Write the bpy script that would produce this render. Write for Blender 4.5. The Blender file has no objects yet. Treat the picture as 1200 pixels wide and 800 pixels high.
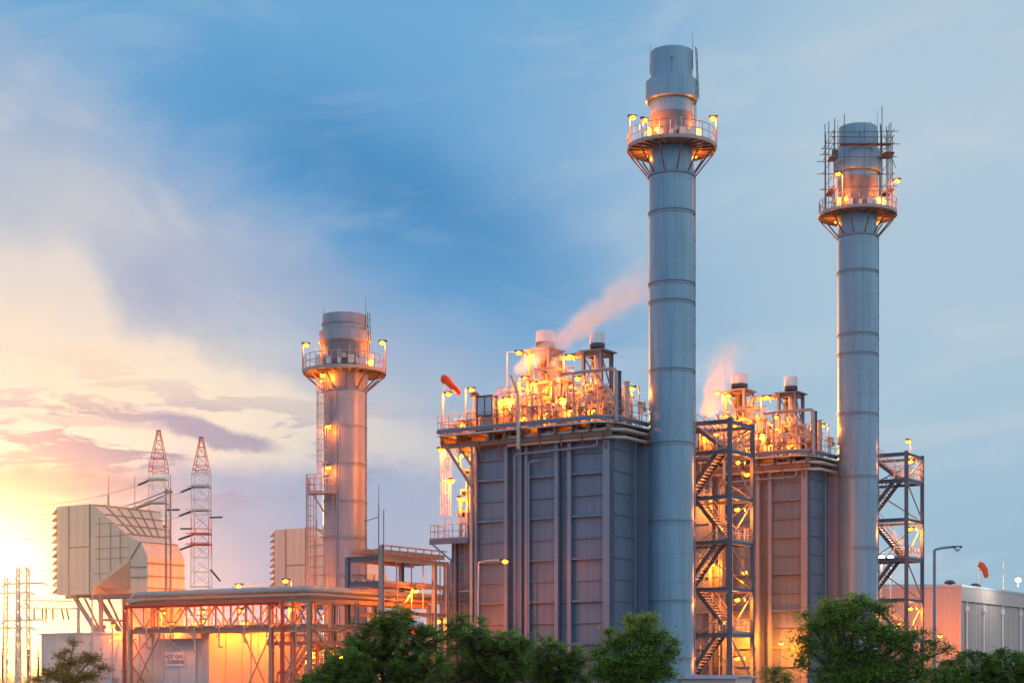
SKY_STRENGTH, CLOUD_STRENGTH, SUN_STRENGTH, HAZE, EXPOSURE, LAMP_GAIN = .006, .95, 5.0, .000030, 0, 4.4
import bpy, math, random
from mathutils import Vector, Matrix
R = math.radians
RND = random.Random(11)
scene = bpy.context.scene
COL = scene.collection

# ------------------------------------------------------------------ mesh builder
class MB:
    def __init__(self):
        self.v, self.f, self.s = [], [], []
    def add(self, vs, fs, smooth=False):
        b = len(self.v)
        self.v.extend([tuple(q) for q in vs])
        for q in fs:
            self.f.append(tuple(b + i for i in q)); self.s.append(smooth)
    def box(self, x0, y0, z0, x1, y1, z1):
        v = [(x0,y0,z0),(x1,y0,z0),(x1,y1,z0),(x0,y1,z0),(x0,y0,z1),(x1,y0,z1),(x1,y1,z1),(x0,y1,z1)]
        self.add(v, [(3,2,1,0),(4,5,6,7),(0,1,5,4),(1,2,6,5),(2,3,7,6),(3,0,4,7)])
    def cbox(self, c, sx, sy, sz):
        self.box(c[0]-sx/2, c[1]-sy/2, c[2]-sz/2, c[0]+sx/2, c[1]+sy/2, c[2]+sz/2)
    def basis(self, p0, p1, ref=None):
        t = (Vector(p1) - Vector(p0)).normalized()
        ref = Vector(ref) if ref else (Vector((0,0,1)) if abs(t.z) < .95 else Vector((0,1,0)))
        a = t.cross(ref).normalized(); b = a.cross(t).normalized()
        return t, a, b
    def bar(self, p0, p1, w, h=None, ref=None):
        h = h or w
        t, a, b = self.basis(p0, p1, ref)
        p0, p1 = Vector(p0), Vector(p1)
        v = []
        for p in (p0, p1):
            for sa, sb in ((-1,-1),(1,-1),(1,1),(-1,1)):
                v.append(p + a*sa*w/2 + b*sb*h/2)
        self.add(v, [(0,1,2,3),(7,6,5,4),(0,4,5,1),(1,5,6,2),(2,6,7,3),(3,7,4,0)])
    def ibeam(self, p0, p1, w, h, ref=None, th=.06):
        t, a, b = self.basis(p0, p1, ref)
        p0, p1 = Vector(p0), Vector(p1)
        o = b*(h/2 - th/2)
        self.bar(p0+o, p1+o, w, th, ref); self.bar(p0-o, p1-o, w, th, ref)
        self.bar(p0+t*.004, p1-t*.004, th, h-th, ref)
    def tube(self, p0, p1, r, n=8, r1=None):
        r1 = r if r1 is None else r1
        t, a, b = self.basis(p0, p1)
        p0, p1 = Vector(p0), Vector(p1)
        v = []
        for p, q in ((p0, r), (p1, r1)):
            for i in range(n):
                g = 2*math.pi*i/n
                v.append(p + a*math.cos(g)*q + b*math.sin(g)*q)
        fs = [(i, i+n, (i+1)%n+n, (i+1)%n) for i in range(n)]
        self.add(v, fs, n >= 6)
        self.add(v[:n], [tuple(range(n))]); self.add(v[n:], [tuple(reversed(range(n)))])
    def path(self, pts, r, n=8, radii=None):
        pts = [Vector(p) for p in pts]
        m = len(pts); v = []; a = None
        for i, p in enumerate(pts):
            t = ((pts[i]-pts[i-1]).normalized() if i else Vector()) + ((pts[i+1]-pts[i]).normalized() if i < m-1 else Vector())
            t.normalize()
            if a is None:
                a = t.orthogonal().normalized()
            else:
                a = (a - t*a.dot(t))
                a = a.normalized() if a.length > 1e-5 else t.orthogonal().normalized()
            b = t.cross(a)
            q = radii[i] if radii else r
            for k in range(n):
                g = 2*math.pi*k/n
                v.append(p + a*math.cos(g)*q + b*math.sin(g)*q)
        fs = []
        for i in range(m-1):
            for k in range(n):
                fs.append((i*n+k, i*n+(k+1)%n, (i+1)*n+(k+1)%n, (i+1)*n+k))
        self.add(v, fs, n >= 6)
        self.add(v[:n], [tuple(reversed(range(n)))]); self.add(v[-n:], [tuple(range(n))])
    def bent(self, pts, r, n=8, bend=3.0):
        """pipe with rounded elbows"""
        P = [Vector(p) for p in pts]; out = [P[0]]
        for i in range(1, len(P)-1):
            d0 = (P[i-1]-P[i]); d1 = (P[i+1]-P[i])
            k = min(bend*r, d0.length*.45, d1.length*.45)
            a = P[i]+d0.normalized()*k; c = P[i]+d1.normalized()*k
            for u in (0, .25, .5, .75, 1):
                out.append(a*(1-u)**2 + P[i]*2*u*(1-u) + c*u*u)
        out.append(P[-1]); self.path(out, r, n)
    def lathe(self, cx, cy, prof, n=32, smooth=True, caps=True):
        v = []
        for r, z in prof:
            for i in range(n):
                g = 2*math.pi*i/n
                v.append((cx+r*math.cos(g), cy+r*math.sin(g), z))
        m = len(prof)
        for j in range(m-1):
            fs = [(i, (i+1)%n, n+(i+1)%n, n+i) for i in range(n)]
            self.add(v[j*n:(j+2)*n], fs, smooth)
        if caps:
            self.add(v[:n], [tuple(reversed(range(n)))]); self.add(v[-n:], [tuple(range(n))])
    def ring(self, cx, cy, r0, r1, z0, z1, n=32, a0=0, a1=360):
        """annular slab (closed), optionally an arc"""
        full = abs(a1-a0) >= 359.9
        k = n if full else n+1
        v = []
        for i in range(k):
            g = R(a0 + (a1-a0)*i/n)
            c, s = math.cos(g), math.sin(g)
            v += [(cx+r0*c,cy+r0*s,z0),(cx+r1*c,cy+r1*s,z0),(cx+r1*c,cy+r1*s,z1),(cx+r0*c,cy+r0*s,z1)]
        fs = []
        for i in range(n):
            j = (i+1) % k
            for q in range(4):
                fs.append((i*4+q, i*4+(q+1)%4, j*4+(q+1)%4, j*4+q))
        if not full:
            fs += [(3,2,1,0), ((k-1)*4, (k-1)*4+1, (k-1)*4+2, (k-1)*4+3)]
        self.add(v, fs)
    def torus(self, c, rad, r, axis='z', n=16, m=5):
        pts = []
        for i in range(n+1):
            g = 2*math.pi*i/n
            a, b = rad*math.cos(g), rad*math.sin(g)
            pts.append({'z':(c[0]+a,c[1]+b,c[2]),'x':(c[0],c[1]+a,c[2]+b),'y':(c[0]+a,c[1],c[2]+b)}[axis])
        self.path(pts, r, m)
    def ball(self, c, r, n=10, m=6, sz=1):
        prof = []
        for j in range(m+1):
            g = math.pi*j/m
            prof.append((max(r*math.sin(g), .002), c[2]-r*sz*math.cos(g)))
        self.lathe(c[0], c[1], prof, n)
    def prism(self, poly, y0, y1):
        """polygon in x,z extruded along y"""
        n = len(poly)
        v = [(x,y0,z) for x,z in poly] + [(x,y1,z) for x,z in poly]
        self.add(v, [tuple(range(n)), tuple(reversed(range(n,2*n)))] + [(i, n+i, n+(i+1)%n, (i+1)%n) for i in range(n)])
    def slab(self, poly, z0, z1):
        n = len(poly)
        v = [(x,y,z0) for x,y in poly] + [(x,y,z1) for x,y in poly]
        self.add(v, [tuple(reversed(range(n))), tuple(range(n,2*n))] + [(i, (i+1)%n, n+(i+1)%n, n+i) for i in range(n)])
    def rail(self, pts, h=1.15, step=1.35, r=.032, toe=True):
        """handrail along floor points: posts, two rails, toe plate"""
        P = [Vector(p) for p in pts]
        for i in range(len(P)-1):
            a, b = P[i], P[i+1]
            L = (b-a).length; n = max(1, round(L/step))
            for k in range(n+(i == len(P)-2)):
                q = a + (b-a)*k/n
                self.tube(q, q+Vector((0,0,h)), r, 5)
            for z in (h, h*.55):
                self.tube(a+Vector((0,0,z)), b+Vector((0,0,z)), r, 5)
            if toe:
                self.bar(a+Vector((0,0,.08)), b+Vector((0,0,.08)), .02, .13)
    def ladder(self, p0, p1, side, w=.45, step=.45, r=.03):
        p0, p1, s = Vector(p0), Vector(p1), Vector(side).normalized()*w/2
        self.tube(p0-s, p1-s, r, 5); self.tube(p0+s, p1+s, r, 5)
        n = int((p1-p0).length/step)
        for i in range(1, n):
            q = p0+(p1-p0)*i/n
            self.tube(q-s, q+s, r*.7, 4)

OFF = {}
def link(o, parent=None):
    COL.objects.link(o)
    if parent: o.parent = parent
    return o
def tagged(o, label=None, cat=None, group=None, kind=None):
    if label: o['label'] = label
    if cat: o['category'] = cat
    if group: o['group'] = group
    if kind: o['kind'] = kind
    return o
class Frame:
    def __init__(self, cx=0., cy=0., t=0.):
        self.cx, self.cy, self.t = cx, cy, R(t)
        self.c, self.s = math.cos(self.t), math.sin(self.t)
    def w(self, x, y, z=0):
        return Vector((self.cx + x*self.c + y*self.s, self.cy - x*self.s + y*self.c, z))
    def at(self, px, py, y=0):
        p = (px-600)/2000
        x = (p*(self.cy + y*self.c) - self.cx - y*self.s)/(self.c + p*self.s)
        return (x, y, self.z(py, x, y))
    def atx(self, px, py, x=0):
        p = (px-600)/2000
        y = (self.cx + x*self.c - p*(self.cy - x*self.s))/(p*self.c - self.s)
        return (x, y, self.z(py, x, y))
    def z(self, py, x, y):
        return 2.0 + (790-py)*(self.cy - x*self.s + y*self.c)/2000
WORLD = Frame()
def P(px, py, Y):
    return ((px-600)*Y/2000, Y, 2.0+(790-py)*Y/2000)
def thing(name, label, cat, base=(0,0,0), fr=WORLD, group=None, kind=None):
    o = bpy.data.objects.new(name, None)
    o.empty_display_size = .3
    link(o)
    o.location = fr.w(*base); o.rotation_euler = (0, 0, -fr.t)
    OFF[o.name] = Vector(base)
    return tagged(o, label, cat, group, kind)
def part(mb, name, mat, parent, label=None, kind=None):
    off = OFF[parent.name]
    me = bpy.data.meshes.new(name)
    me.from_pydata([(a-off.x, b-off.y, c-off.z) for a, b, c in mb.v], [], mb.f)
    me.polygons.foreach_set('use_smooth', mb.s)
    me.materials.append(mat)
    o = bpy.data.objects.new(name, me)
    link(o, parent); OFF[o.name] = off
    return tagged(o, label, None, None, kind)
def solid(mb, name, mat, label, cat, base=(0,0,0), fr=WORLD, group=None, kind=None):
    me = bpy.data.meshes.new(name)
    b = Vector(base)
    me.from_pydata([(x-b.x, y-b.y, z-b.z) for x, y, z in mb.v], [], mb.f)
    me.polygons.foreach_set('use_smooth', mb.s)
    me.materials.append(mat)
    o = bpy.data.objects.new(name, me)
    link(o); o.location = fr.w(*base); o.rotation_euler = (0, 0, -fr.t)
    OFF[o.name] = b
    return tagged(o, label, cat, group, kind)
def copy_tree(o, parent=None, shift=None):
    c = o.copy(); COL.objects.link(c)
    if parent is not None: c.parent = parent
    if shift is not None: c.location = o.location + Vector(shift)
    for ch in list(o.children): copy_tree(ch, c)
    return c

# ------------------------------------------------------------------ materials
def lin(r, g, b):
    f = lambda c: c/12.92 if c <= .04045 else ((c+.055)/1.055)**2.4
    return (f(r/255), f(g/255), f(b/255), 1)
class NT:
    """tiny helper for node math"""
    def __init__(self, tree): self.t = tree
    def n(self, typ, **kw):
        o = self.t.nodes.new(typ)
        for k, v in kw.items(): setattr(o, k, v)
        return o
    def inp(self, sock, val):
        if hasattr(val, 'is_output') or isinstance(val, bpy.types.NodeSocket): self.t.links.new(val, sock)
        else: sock.default_value = val
    def m(self, op, a, b=None, c=None, clamp=False):
        o = self.n('ShaderNodeMath', operation=op, use_clamp=clamp)
        for i, q in enumerate((a, b, c)):
            if q is not None: self.inp(o.inputs[i], q)
        return o.outputs[0]
    def mix(self, fac, a, b, blend='MIX'):
        o = self.n('ShaderNodeMix', data_type='RGBA', blend_type=blend)
        self.inp(o.inputs['Factor'], fac)
        self.inp(o.inputs[6], a); self.inp(o.inputs[7], b)
        return o.outputs[2]
    def smooth(self, x, lo, hi):
        o = self.n('ShaderNodeMapRange', interpolation_type='SMOOTHSTEP')
        self.inp(o.inputs[0], x); self.inp(o.inputs[1], lo); self.inp(o.inputs[2], hi)
        return o.outputs[0]
    def noise(self, vec, scale, detail=4, rough=.5, dist=0):
        o = self.n('ShaderNodeTexNoise')
        if vec is not None: self.inp(o.inputs['Vector'], vec)
        o.inputs['Scale'].default_value = scale; o.inputs['Detail'].default_value = detail
        o.inputs['Roughness'].default_value = rough; o.inputs['Distortion'].default_value = dist
        return o.outputs['Fac']
    def xyz(self, x, y, z):
        o = self.n('ShaderNodeCombineXYZ')
        for i, q in enumerate((x, y, z)): self.inp(o.inputs[i], q)
        return o.outputs[0]
def newmat(name):
    m = bpy.data.materials.new(name); m.use_nodes = True
    m.node_tree.nodes.clear()
    return m, NT(m.node_tree)
def finish(nt, shader, vol=False):
    o = nt.n('ShaderNodeOutputMaterial')
    nt.t.links.new(shader, o.inputs['Volume' if vol else 'Surface'])
def paint(name, col, rough=.5, metal=0., var=.16, streak=.12, bump=.02, scale=.5, rust=0.):
    m, nt = newmat(name)
    tc = nt.n('ShaderNodeTexCoord').outputs['Object']
    mp = nt.n('ShaderNodeMapping'); mp.inputs['Scale'].default_value = (2.2, 2.2, .07)
    nt.t.links.new(tc, mp.inputs[0])
    n1 = nt.noise(tc, scale, 5, .6); n2 = nt.noise(mp.outputs[0], 1.0, 4, .6)
    n3 = nt.noise(tc, 6, 3, .6)
    val = nt.m('ADD', nt.m('MULTIPLY', nt.m('SUBTRACT', n1, .5), var*2), nt.m('MULTIPLY', nt.m('SUBTRACT', n2, .5), streak*2))
    val = nt.m('ADD', nt.m('ADD', val, nt.m('MULTIPLY', nt.m('SUBTRACT', n3, .5), var*.7)), 1.0)
    hsv = nt.n('ShaderNodeHueSaturation'); hsv.inputs['Color'].default_value = (*col, 1)
    nt.inp(hsv.inputs['Value'], val)
    c = hsv.outputs[0]
    if rust:
        k = nt.m('MULTIPLY', nt.smooth(nt.m('ADD', nt.m('MULTIPLY', n2, .6), nt.m('MULTIPLY', n3, .4)), .56, .7), rust)
        c = nt.mix(k, c, (.16, .075, .035, 1))
    b = nt.n('ShaderNodeBsdfPrincipled')
    nt.inp(b.inputs['Base Color'], c)
    nt.inp(b.inputs['Roughness'], nt.m('ADD', rough-.1, nt.m('MULTIPLY', n1, .2)))
    b.inputs['Metallic'].default_value = metal
    if bump:
        bp = nt.n('ShaderNodeBump'); bp.inputs['Strength'].default_value = .35; bp.inputs['Distance'].default_value = bump
        nt.inp(bp.inputs['Height'], nt.m('ADD', n1, nt.m('MULTIPLY', n3, .3)))
        nt.t.links.new(bp.outputs[0], b.inputs['Normal'])
    finish(nt, b.outputs[0])
    return m
def chimney_mat(name, col):
    """painted plate courses: weld seams, rain streaks, a little rust and soot with shapes of their own"""
    m, nt = newmat(name)
    tc = nt.n('ShaderNodeTexCoord').outputs['Object']
    sp = nt.n('ShaderNodeSeparateXYZ'); nt.t.links.new(tc, sp.inputs[0])
    ang = nt.m('ARCTAN2', sp.outputs[1], sp.outputs[0])
    cz = nt.m('DIVIDE', sp.outputs[2], 2.35); row = nt.m('FLOOR', cz); fz = nt.m('FRACT', cz)
    hs = nt.m('SUBTRACT', 1, nt.smooth(nt.m('ABSOLUTE', nt.m('SUBTRACT', fz, .5)), .485, .497)); hs = nt.m('SUBTRACT', 1, hs)
    ca = nt.m('FRACT', nt.m('ADD', nt.m('MULTIPLY', ang, .637), nt.m('MULTIPLY', row, .37)))
    vs = nt.smooth(nt.m('ABSOLUTE', nt.m('SUBTRACT', ca, .5)), .488, .497)
    seam = nt.m('MAXIMUM', hs, vs)
    wn = nt.n('ShaderNodeTexWhiteNoise', noise_dimensions='2D')
    nt.inp(wn.inputs['Vector'], nt.xyz(row, nt.m('FLOOR', nt.m('ADD', nt.m('MULTIPLY', ang, .637), nt.m('MULTIPLY', row, .37))), 0))
    st = nt.noise(nt.xyz(nt.m('MULTIPLY', sp.outputs[0], 1.9), nt.m('MULTIPLY', sp.outputs[1], 1.9), nt.m('MULTIPLY', sp.outputs[2], .11)), 1.0, 5, .65)
    n3 = nt.noise(tc, 1.1, 5, .65); n4 = nt.noise(tc, 5, 3, .6)
    val = nt.m('ADD', 1.0, nt.m('MULTIPLY', nt.m('SUBTRACT', st, .5), .8))
    val = nt.m('ADD', val, nt.m('MULTIPLY', nt.m('SUBTRACT', n3, .5), .16))
    val = nt.m('ADD', val, nt.m('MULTIPLY', nt.m('SUBTRACT', wn.outputs[0], .5), .07))
    val = nt.m('SUBTRACT', val, nt.m('MULTIPLY', seam, .20))
    hsv = nt.n('ShaderNodeHueSaturation'); hsv.inputs['Color'].default_value = (*col, 1); nt.inp(hsv.inputs['Value'], val)
    rk = nt.m('MULTIPLY', nt.smooth(nt.m('ADD', nt.m('MULTIPLY', st, .55), nt.m('MULTIPLY', n4, .45)), .58, .70), .5)
    c = nt.mix(rk, hsv.outputs[0], (.17,.10,.065,1))
    b = nt.n('ShaderNodeBsdfPrincipled'); nt.inp(b.inputs['Base Color'], c); nt.inp(b.inputs['Roughness'], nt.m('ADD', .28, nt.m('MULTIPLY', n3, .2)))
    b.inputs['Metallic'].default_value = .15
    bp = nt.n('ShaderNodeBump'); bp.inputs['Strength'].default_value = .4; bp.inputs['Distance'].default_value = .03
    nt.inp(bp.inputs['Height'], nt.m('SUBTRACT', nt.m('MULTIPLY', n3, .8), nt.m('MULTIPLY', seam, .25))); nt.t.links.new(bp.outputs[0], b.inputs['Normal'])
    finish(nt, b.outputs[0])
    return m
def glow(name, col, strength):
    m, nt = newmat(name)
    e = nt.n('ShaderNodeEmission'); e.inputs[0].default_value = (*col, 1); e.inputs[1].default_value = strength
    finish(nt, e.outputs[0])
    return m
M = dict(
    shaft = chimney_mat('chimney_paint', (.175,.30,.39)),
    shaft_warm = chimney_mat('chimney_paint_warm_grey', (.26,.265,.30)),
    ringm = paint('chimney_ring_paint', (.20,.25,.31), .5),
    casing = paint('casing_paint', (.125,.172,.23), .46, 0, .20, .42, .03, .35, .25),
    flange = paint('column_paint', (.19,.22,.285), .45, 0, .10, .12, .02, .5, .10),
    steel = paint('steel_blue_grey', (.105,.14,.19), .5, .0, .12, .10, .01, 1.0, .15),
    warm = paint('steel_warm_grey', (.34,.28,.26), .5, 0, .12, .12, .01, 1.0, .2),
    grate = paint('galvanised_steel', (.42,.43,.44), .45, .4, .10, .08),
    pipe = paint('insulation_cladding', (.42,.37,.32), .45, .1, .10, .08, .01, 1.2),
    pipe2 = paint('pipe_primer_brown', (.30,.22,.18), .5, .2, .15, .1, .01, 1.0, .3),
    white = paint('white_silencer_paint', (.74,.74,.75), .5, 0, .05, .06),
    box = paint('cabinet_paint', (.6,.6,.58), .45),
    redp = paint('fire_main_red', (.68,.06,.025), .42, 0, .08, .08),
    dark = paint('dark_steel', (.06,.06,.065), .55),
    tan = paint('filter_house_cladding', (.78,.56,.39), .5, 0, .10, .22, .01, .5),  # cladding colour warmed past its own beige to carry the sun's orange glow
    tanrib = paint('filter_house_rib', (.36,.25,.17), .5),
    cream = paint('enclosure_cladding', (.56,.52,.47), .5, 0, .07, .09),
    wh = paint('warehouse_white', (.50,.42,.385), .65, 0, .10, .22, .01, .4),
    neck = paint('chimney_neck_steel', (.15,.14,.145), .5, 0, .12, .14, .02, .6, .2),
    rack = paint('rack_paint_orange_lit', (.50,.26,.16), .5, 0, .12, .12, .01, 1.0, .15),  # warm grey steel tinted orange to carry light on its front faces
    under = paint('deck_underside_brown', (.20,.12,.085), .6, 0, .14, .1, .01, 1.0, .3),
    whend = paint('warehouse_end_cladding', (.50,.40,.36), .5, 0, .10, .16, .01, .4),
    roof = paint('roof_sheet', (.45,.47,.5), .45),
    sock = paint('windsock_cloth', (.80,.075,.012), .8, 0, .08, .04),
    scaf = paint('scaffold_tube', (.13,.13,.14), .5, .3),
    wood = paint('scaffold_board', (.12,.08,.055), .8),
    sign = paint('sign_board', (.75,.74,.76), .5, 0, .03, .03),
    ink = paint('sign_ink', (.05,.05,.07), .6),
    wire = paint('wire_metal', (.12,.12,.12), .5, .3),
    glass = paint('cabinet_glass', (.35,.45,.55), .12, 0, .05, .03, 0),
    insul = paint('insulator_porcelain', (.06,.05,.06), .3),
    sodium = glow('sodium_lens', (1., .27, .022), 6.5),
    sodium_dim = glow('sodium_lens_small', (1., .30, .03), 5),
    coolw = glow('white_lens', (1., .95, .82), 30),
    unlit = paint('lamp_glass_unlit', (.72,.76,.78), .2, 0, .03, .03, 0),
)
SOD = (1.0, .195, .007)
def bulb(parent, pos, watt, col=SOD, rad=.15, name='lamp_light'):
    """the light of a visible lamp, carried by that lamp"""
    l = bpy.data.lights.new(name, 'POINT'); l.energy = watt*LAMP_GAIN; l.color = col; l.shadow_soft_size = rad
    o = bpy.data.objects.new(name, l); link(o, parent)
    o.location = Vector(pos) - OFF[parent.name]
    return o
def lamp_head(mb, lens, tip, d, rl=.25):
    """shoe-box lamp head at tip, pointing along d (unit xy); lens under it"""
    t = Vector(tip); d = Vector((d[0], d[1], 0)).normalized()
    mb.bar(t - d*.1, t + d*.62, .30, .16)
    lens.ball((t.x+d.x*.3, t.y+d.y*.3, t.z-.14), rl, 12, 6, .75)
    return t + d*.3 + Vector((0,0,-.42))
def post_lamp(label, base, h, arm, watt, fr=WORLD, group='sodium lamps on posts', mat='grate', r=.055, lit='sodium', name='post_lamp', rl=.25):
    t = thing(name, label, 'lamp', base, fr, group)
    b = Vector(base); a = Vector((arm[0], arm[1], 0))
    top = b + Vector((0,0,h))
    m = MB(); m.tube(b, b+Vector((0,0,.06)), r*2.2, 10); m.path([b, b+Vector((0,0,h*.5)), top], r, 8, [r*1.25, r*1.1, r])
    if a.length > .8:
        m.path([top, top+a*.3+Vector((0,0,.12)), top+a*.7+Vector((0,0,.2)), top+a+Vector((0,0,.22))], r*.8, 6)
        tip = top+a+Vector((0,0,.22))
    else:
        m.tube(top, top+a, r*.8, 6); tip = top + a
    part(m, 'post', M[mat], t)
    h_, l_ = MB(), MB()
    lp = lamp_head(h_, l_, tip, a, rl)
    hd = part(h_, 'lamp_head', M['dark'], t)
    part(l_, 'lens', M[lit], hd)
    if watt: bulb(t, lp, watt, SOD if lit != 'coolw' else (1., .93, .8))
    return t
def floodlight(label, base, h, d, watt, fr=WORLD):
    t = thing('floodlight', label, 'floodlight', base, fr, 'white floodlights')
    b = Vector(base); top = b+Vector((0,0,h)); d = Vector((d[0], d[1], -.35)).normalized()
    m = MB(); m.tube(b, top-Vector((0,0,.1)), .07, 8); m.cbox(top-Vector((0,0,.12)), .3, .3, .12); part(m, 'post', M['grate'], t)
    m = MB(); m.bar(top-d*.35, top, .66, .5); k = part(m, 'lamp_head', M['dark'], t)
    m = MB(); m.ball(top+d*.1, .30, 14, 8, .8); part(m, 'lens', M['coolw'], k)
    bulb(t, top+d*.75, watt, (1., .93, .8), .3)
    return t
def wall_lamp(label, pos, d, watt, fr=WORLD, group='sodium lamps on brackets', lit='sodium'):
    """bracket lamp: back plate at pos, sticking out along d"""
    t = thing('bracket_lamp', label, 'lamp', pos, fr, group)
    p = Vector(pos); d = Vector((d[0], d[1], 0)).normalized()
    m = MB(); m.bar(p - d*.02, p + d*.05, .2, .3); m.path([p, p+d*.25+Vector((0,0,.1)), p+d*.5+Vector((0,0,.12))], .035, 6)
    part(m, 'bracket', M['grate'], t)
    h_, l_ = MB(), MB(); lp = lamp_head(h_, l_, p+d*.5+Vector((0,0,.1)), d)
    hd = part(h_, 'lamp_head', M['dark'], t); part(l_, 'lens', M[lit], hd)
    if watt: bulb(t, lp, watt, SOD if lit != 'coolw' else (1., .93, .8))
    return t
# ------------------------------------------------------------------ chimneys
def chimney(label, px, Y, r, mat, ytop, ycol0, ycol1, yplat, ybrk, rings, rp, rcap, rcol, rneck, lamps, warm_side, seed, lip=None, dark=.68):
    cx = (px-600)*Y/2000
    Z = lambda py: 2+(790-py)*(Y-r)/2000
    t = thing('chimney', label, 'chimney', (cx, Y, 0))
    m = MB(); m.lathe(cx, Y, [(r*1.02,0),(r,.05),(r,Z(ybrk)),(rneck,Z(ybrk)+1.3),(rneck,Z(yplat)-.1)], 64)
    part(m, 'shaft', mat, t)
    zn = Z(yplat)+(Z(ycol1)-Z(yplat))*dark; m = MB(); m.lathe(cx, Y, [(rneck+.02,Z(yplat)-.1),(rneck+.02,zn)], 64)
    part(m, 'neck_lagging', M['neck'], t)
    m = MB(); m.lathe(cx, Y, [(rneck-.01,zn-.05),(rneck-.01,Z(ycol1)+.05)], 64)
    part(m, 'neck', mat, t)
    m = MB(); m.lathe(cx, Y, [(rneck+.02,Z(ycol1)),(rcol-.12,Z(ycol1)-.12),(rcol,Z(ycol1)),(rcol,Z(ycol0)),(rcap+.02,Z(ycol0)+.10)], 64)
    part(m, 'collar', mat, t)
    m = MB(); m.lathe(cx, Y, [(rcap,Z(ycol0)+.05),(rcap,Z(ytop)),(rcap-.12,Z(ytop)),(rcap-.12,Z(ytop)-1.2)], 64)
    part(m, 'top_section', mat, t)
    if lip:
        m = MB(); m.ring(cx, Y, rcap-.01, rcap+.09, Z(lip)-.07, Z(lip)+.07, 64); part(m, 'stiffening_ring', M['ringm'], t)
    for y in rings:
        z = Z(y); m = MB(); m.ring(cx, Y, r-.02, r+.10, z-.05, z+.05, 64); m.ring(cx, Y, r-.02, r+.05, z-.26, z-.2, 64)
        part(m, 'stiffening_ring', M['ringm'], t)
    # platform
    zp = Z(yplat)
    m = MB(); m.ring(cx, Y, rneck+.03, rp, zp-.12, zp, 40)
    m.ring(cx, Y, rp-.06, rp+.04, zp-.24, zp+.05, 40)
    for i in range(24):
        g = R(15*i); c, s = math.cos(g), math.sin(g)
        m.bar((cx+(rneck+.05)*c, Y+(rneck+.05)*s, zp-.2), (cx+(rp-.08)*c, Y+(rp-.08)*s, zp-.2), .07, .15)
    pl = part(m, 'platform', M['warm'], t)
    m = MB()
    n = 28
    pts = [(cx+(rp-.04)*math.cos(2*math.pi*i/n), Y+(rp-.04)*math.sin(2*math.pi*i/n), zp) for i in range(n+1)]
    for i in range(n): m.tube(pts[i], (pts[i][0], pts[i][1], zp+1.25), .034, 5)
    for h in (1.25, .66): m.path([(a, b, zp+h) for a, b, c in pts], .034, 5)
    part(m, 'railing', M['warm'], pl)
    for i in range(12):
        g = R(30*i+8); c, s = math.cos(g), math.sin(g)
        m = MB(); m.ibeam((cx+(r+.08)*c, Y+(r+.08)*s, Z(ybrk)), (cx+(rp-.1)*c, Y+(rp-.1)*s, zp-.36), .085, .11, None, .025)
        part(m, 'bracket', M['under'], pl)
    m = MB(); m.ring(cx, Y, r-.02, r+.12, Z(ybrk)-.12, Z(ybrk)+.1, 64); part(m, 'bracket_ring', M['ringm'], pl)
    # boxes and instruments on the platform
    rr = random.Random(seed)
    for g, w, h in ((-72, .5, .7), (-58, .35, .5), (-45, .55, .8), (-118, .4, .6), (-20, .4, 1.0), (-150, .35, .9), (-95, .3, .45)):
        c, s = math.cos(R(g)), math.sin(R(g)); q = rneck+.45
        x, y = cx+q*c, Y+q*s
        m = MB(); m.box(x-w/2, y-.15, zp+.35, x+w/2, y+.15, zp+.35+h); m.tube((x,y,zp),(x,y,zp+.36),.05,6)
        m.tube((x-.1,y,zp+.35+h),(x-.1,y+.1,zp+1.2+h),.025,5)
        part(m, 'instrument_cabinet', M['box'], t)
    for g in range(-170, 0, 42):
        c, s = math.cos(R(g)), math.sin(R(g))
        m = MB(); m.tube((cx+rneck*c*.98, Y+rneck*s*.98, zp+1.0), (cx+(rneck+.35)*c, Y+(rneck+.35)*s, zp+1.0), .13, 12)
        m.tube((cx+(rneck+.35)*c, Y+(rneck+.35)*s, zp+1.0), (cx+(rneck+.42)*c, Y+(rneck+.42)*s, zp+1.0), .21, 12)
        part(m, 'sampling_port', M['pipe'], t)
    # ladder up the cap, lightning rods
    g = R(-20); c, s = math.cos(g), math.sin(g)
    m = MB(); m.ladder((cx+(rneck+.2)*c, Y+(rneck+.2)*s, zp), (cx+(rneck+.2)*c, Y+(rneck+.2)*s, Z(ycol1)), (-s, c, 0))
    m.ladder((cx+(rcol+.12)*c, Y+(rcol+.12)*s, Z(ycol1)), (cx+(rcap+.35)*c, Y+(rcap+.35)*s, Z(ytop)+.15), (-s, c, 0), .45, .55, .035)
    part(m, 'ladder', M['dark'], t)
    for g, h in ((-20, 1.5), (165, .9)):
        c, s = math.cos(R(g)), math.sin(R(g))
        m = MB(); m.tube((cx+(rcap+.06)*c, Y+(rcap+.06)*s, Z(ytop)-1.6), (cx+(rcap+.06)*c, Y+(rcap+.06)*s, Z(ytop)+h), .035, 6, .012)
        part(m, 'lightning_rod', M['dark'], t)
    # rung brackets / scuffs seen on the cap
    m = MB(); m.tube((cx-.15, Y-rcap-.03, Z(ytop)-2.2), (cx-.15, Y-rcap-.03, Z(ytop)-1.0), .035, 5); m.cbox((cx-.15, Y-rcap-.04, Z(ytop)-.95), .22, .1, .1)
    part(m, 'conduit', M['ringm'], t)
    g = R(-8); c, s = math.cos(g), math.sin(g)
    m = MB(); m.path([(cx+(r+.07)*c, Y+(r+.07)*s, 0), (cx+(r+.07)*c, Y+(r+.07)*s, Z(ybrk)-.2)], .05, 6)
    for k in range(18): m.cbox((cx+(r+.05)*c, Y+(r+.05)*s, 3+k*(Z(ybrk)-4)/18), .16, .2, .1)
    part(m, 'cable_run', M['ringm'], t)
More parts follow.
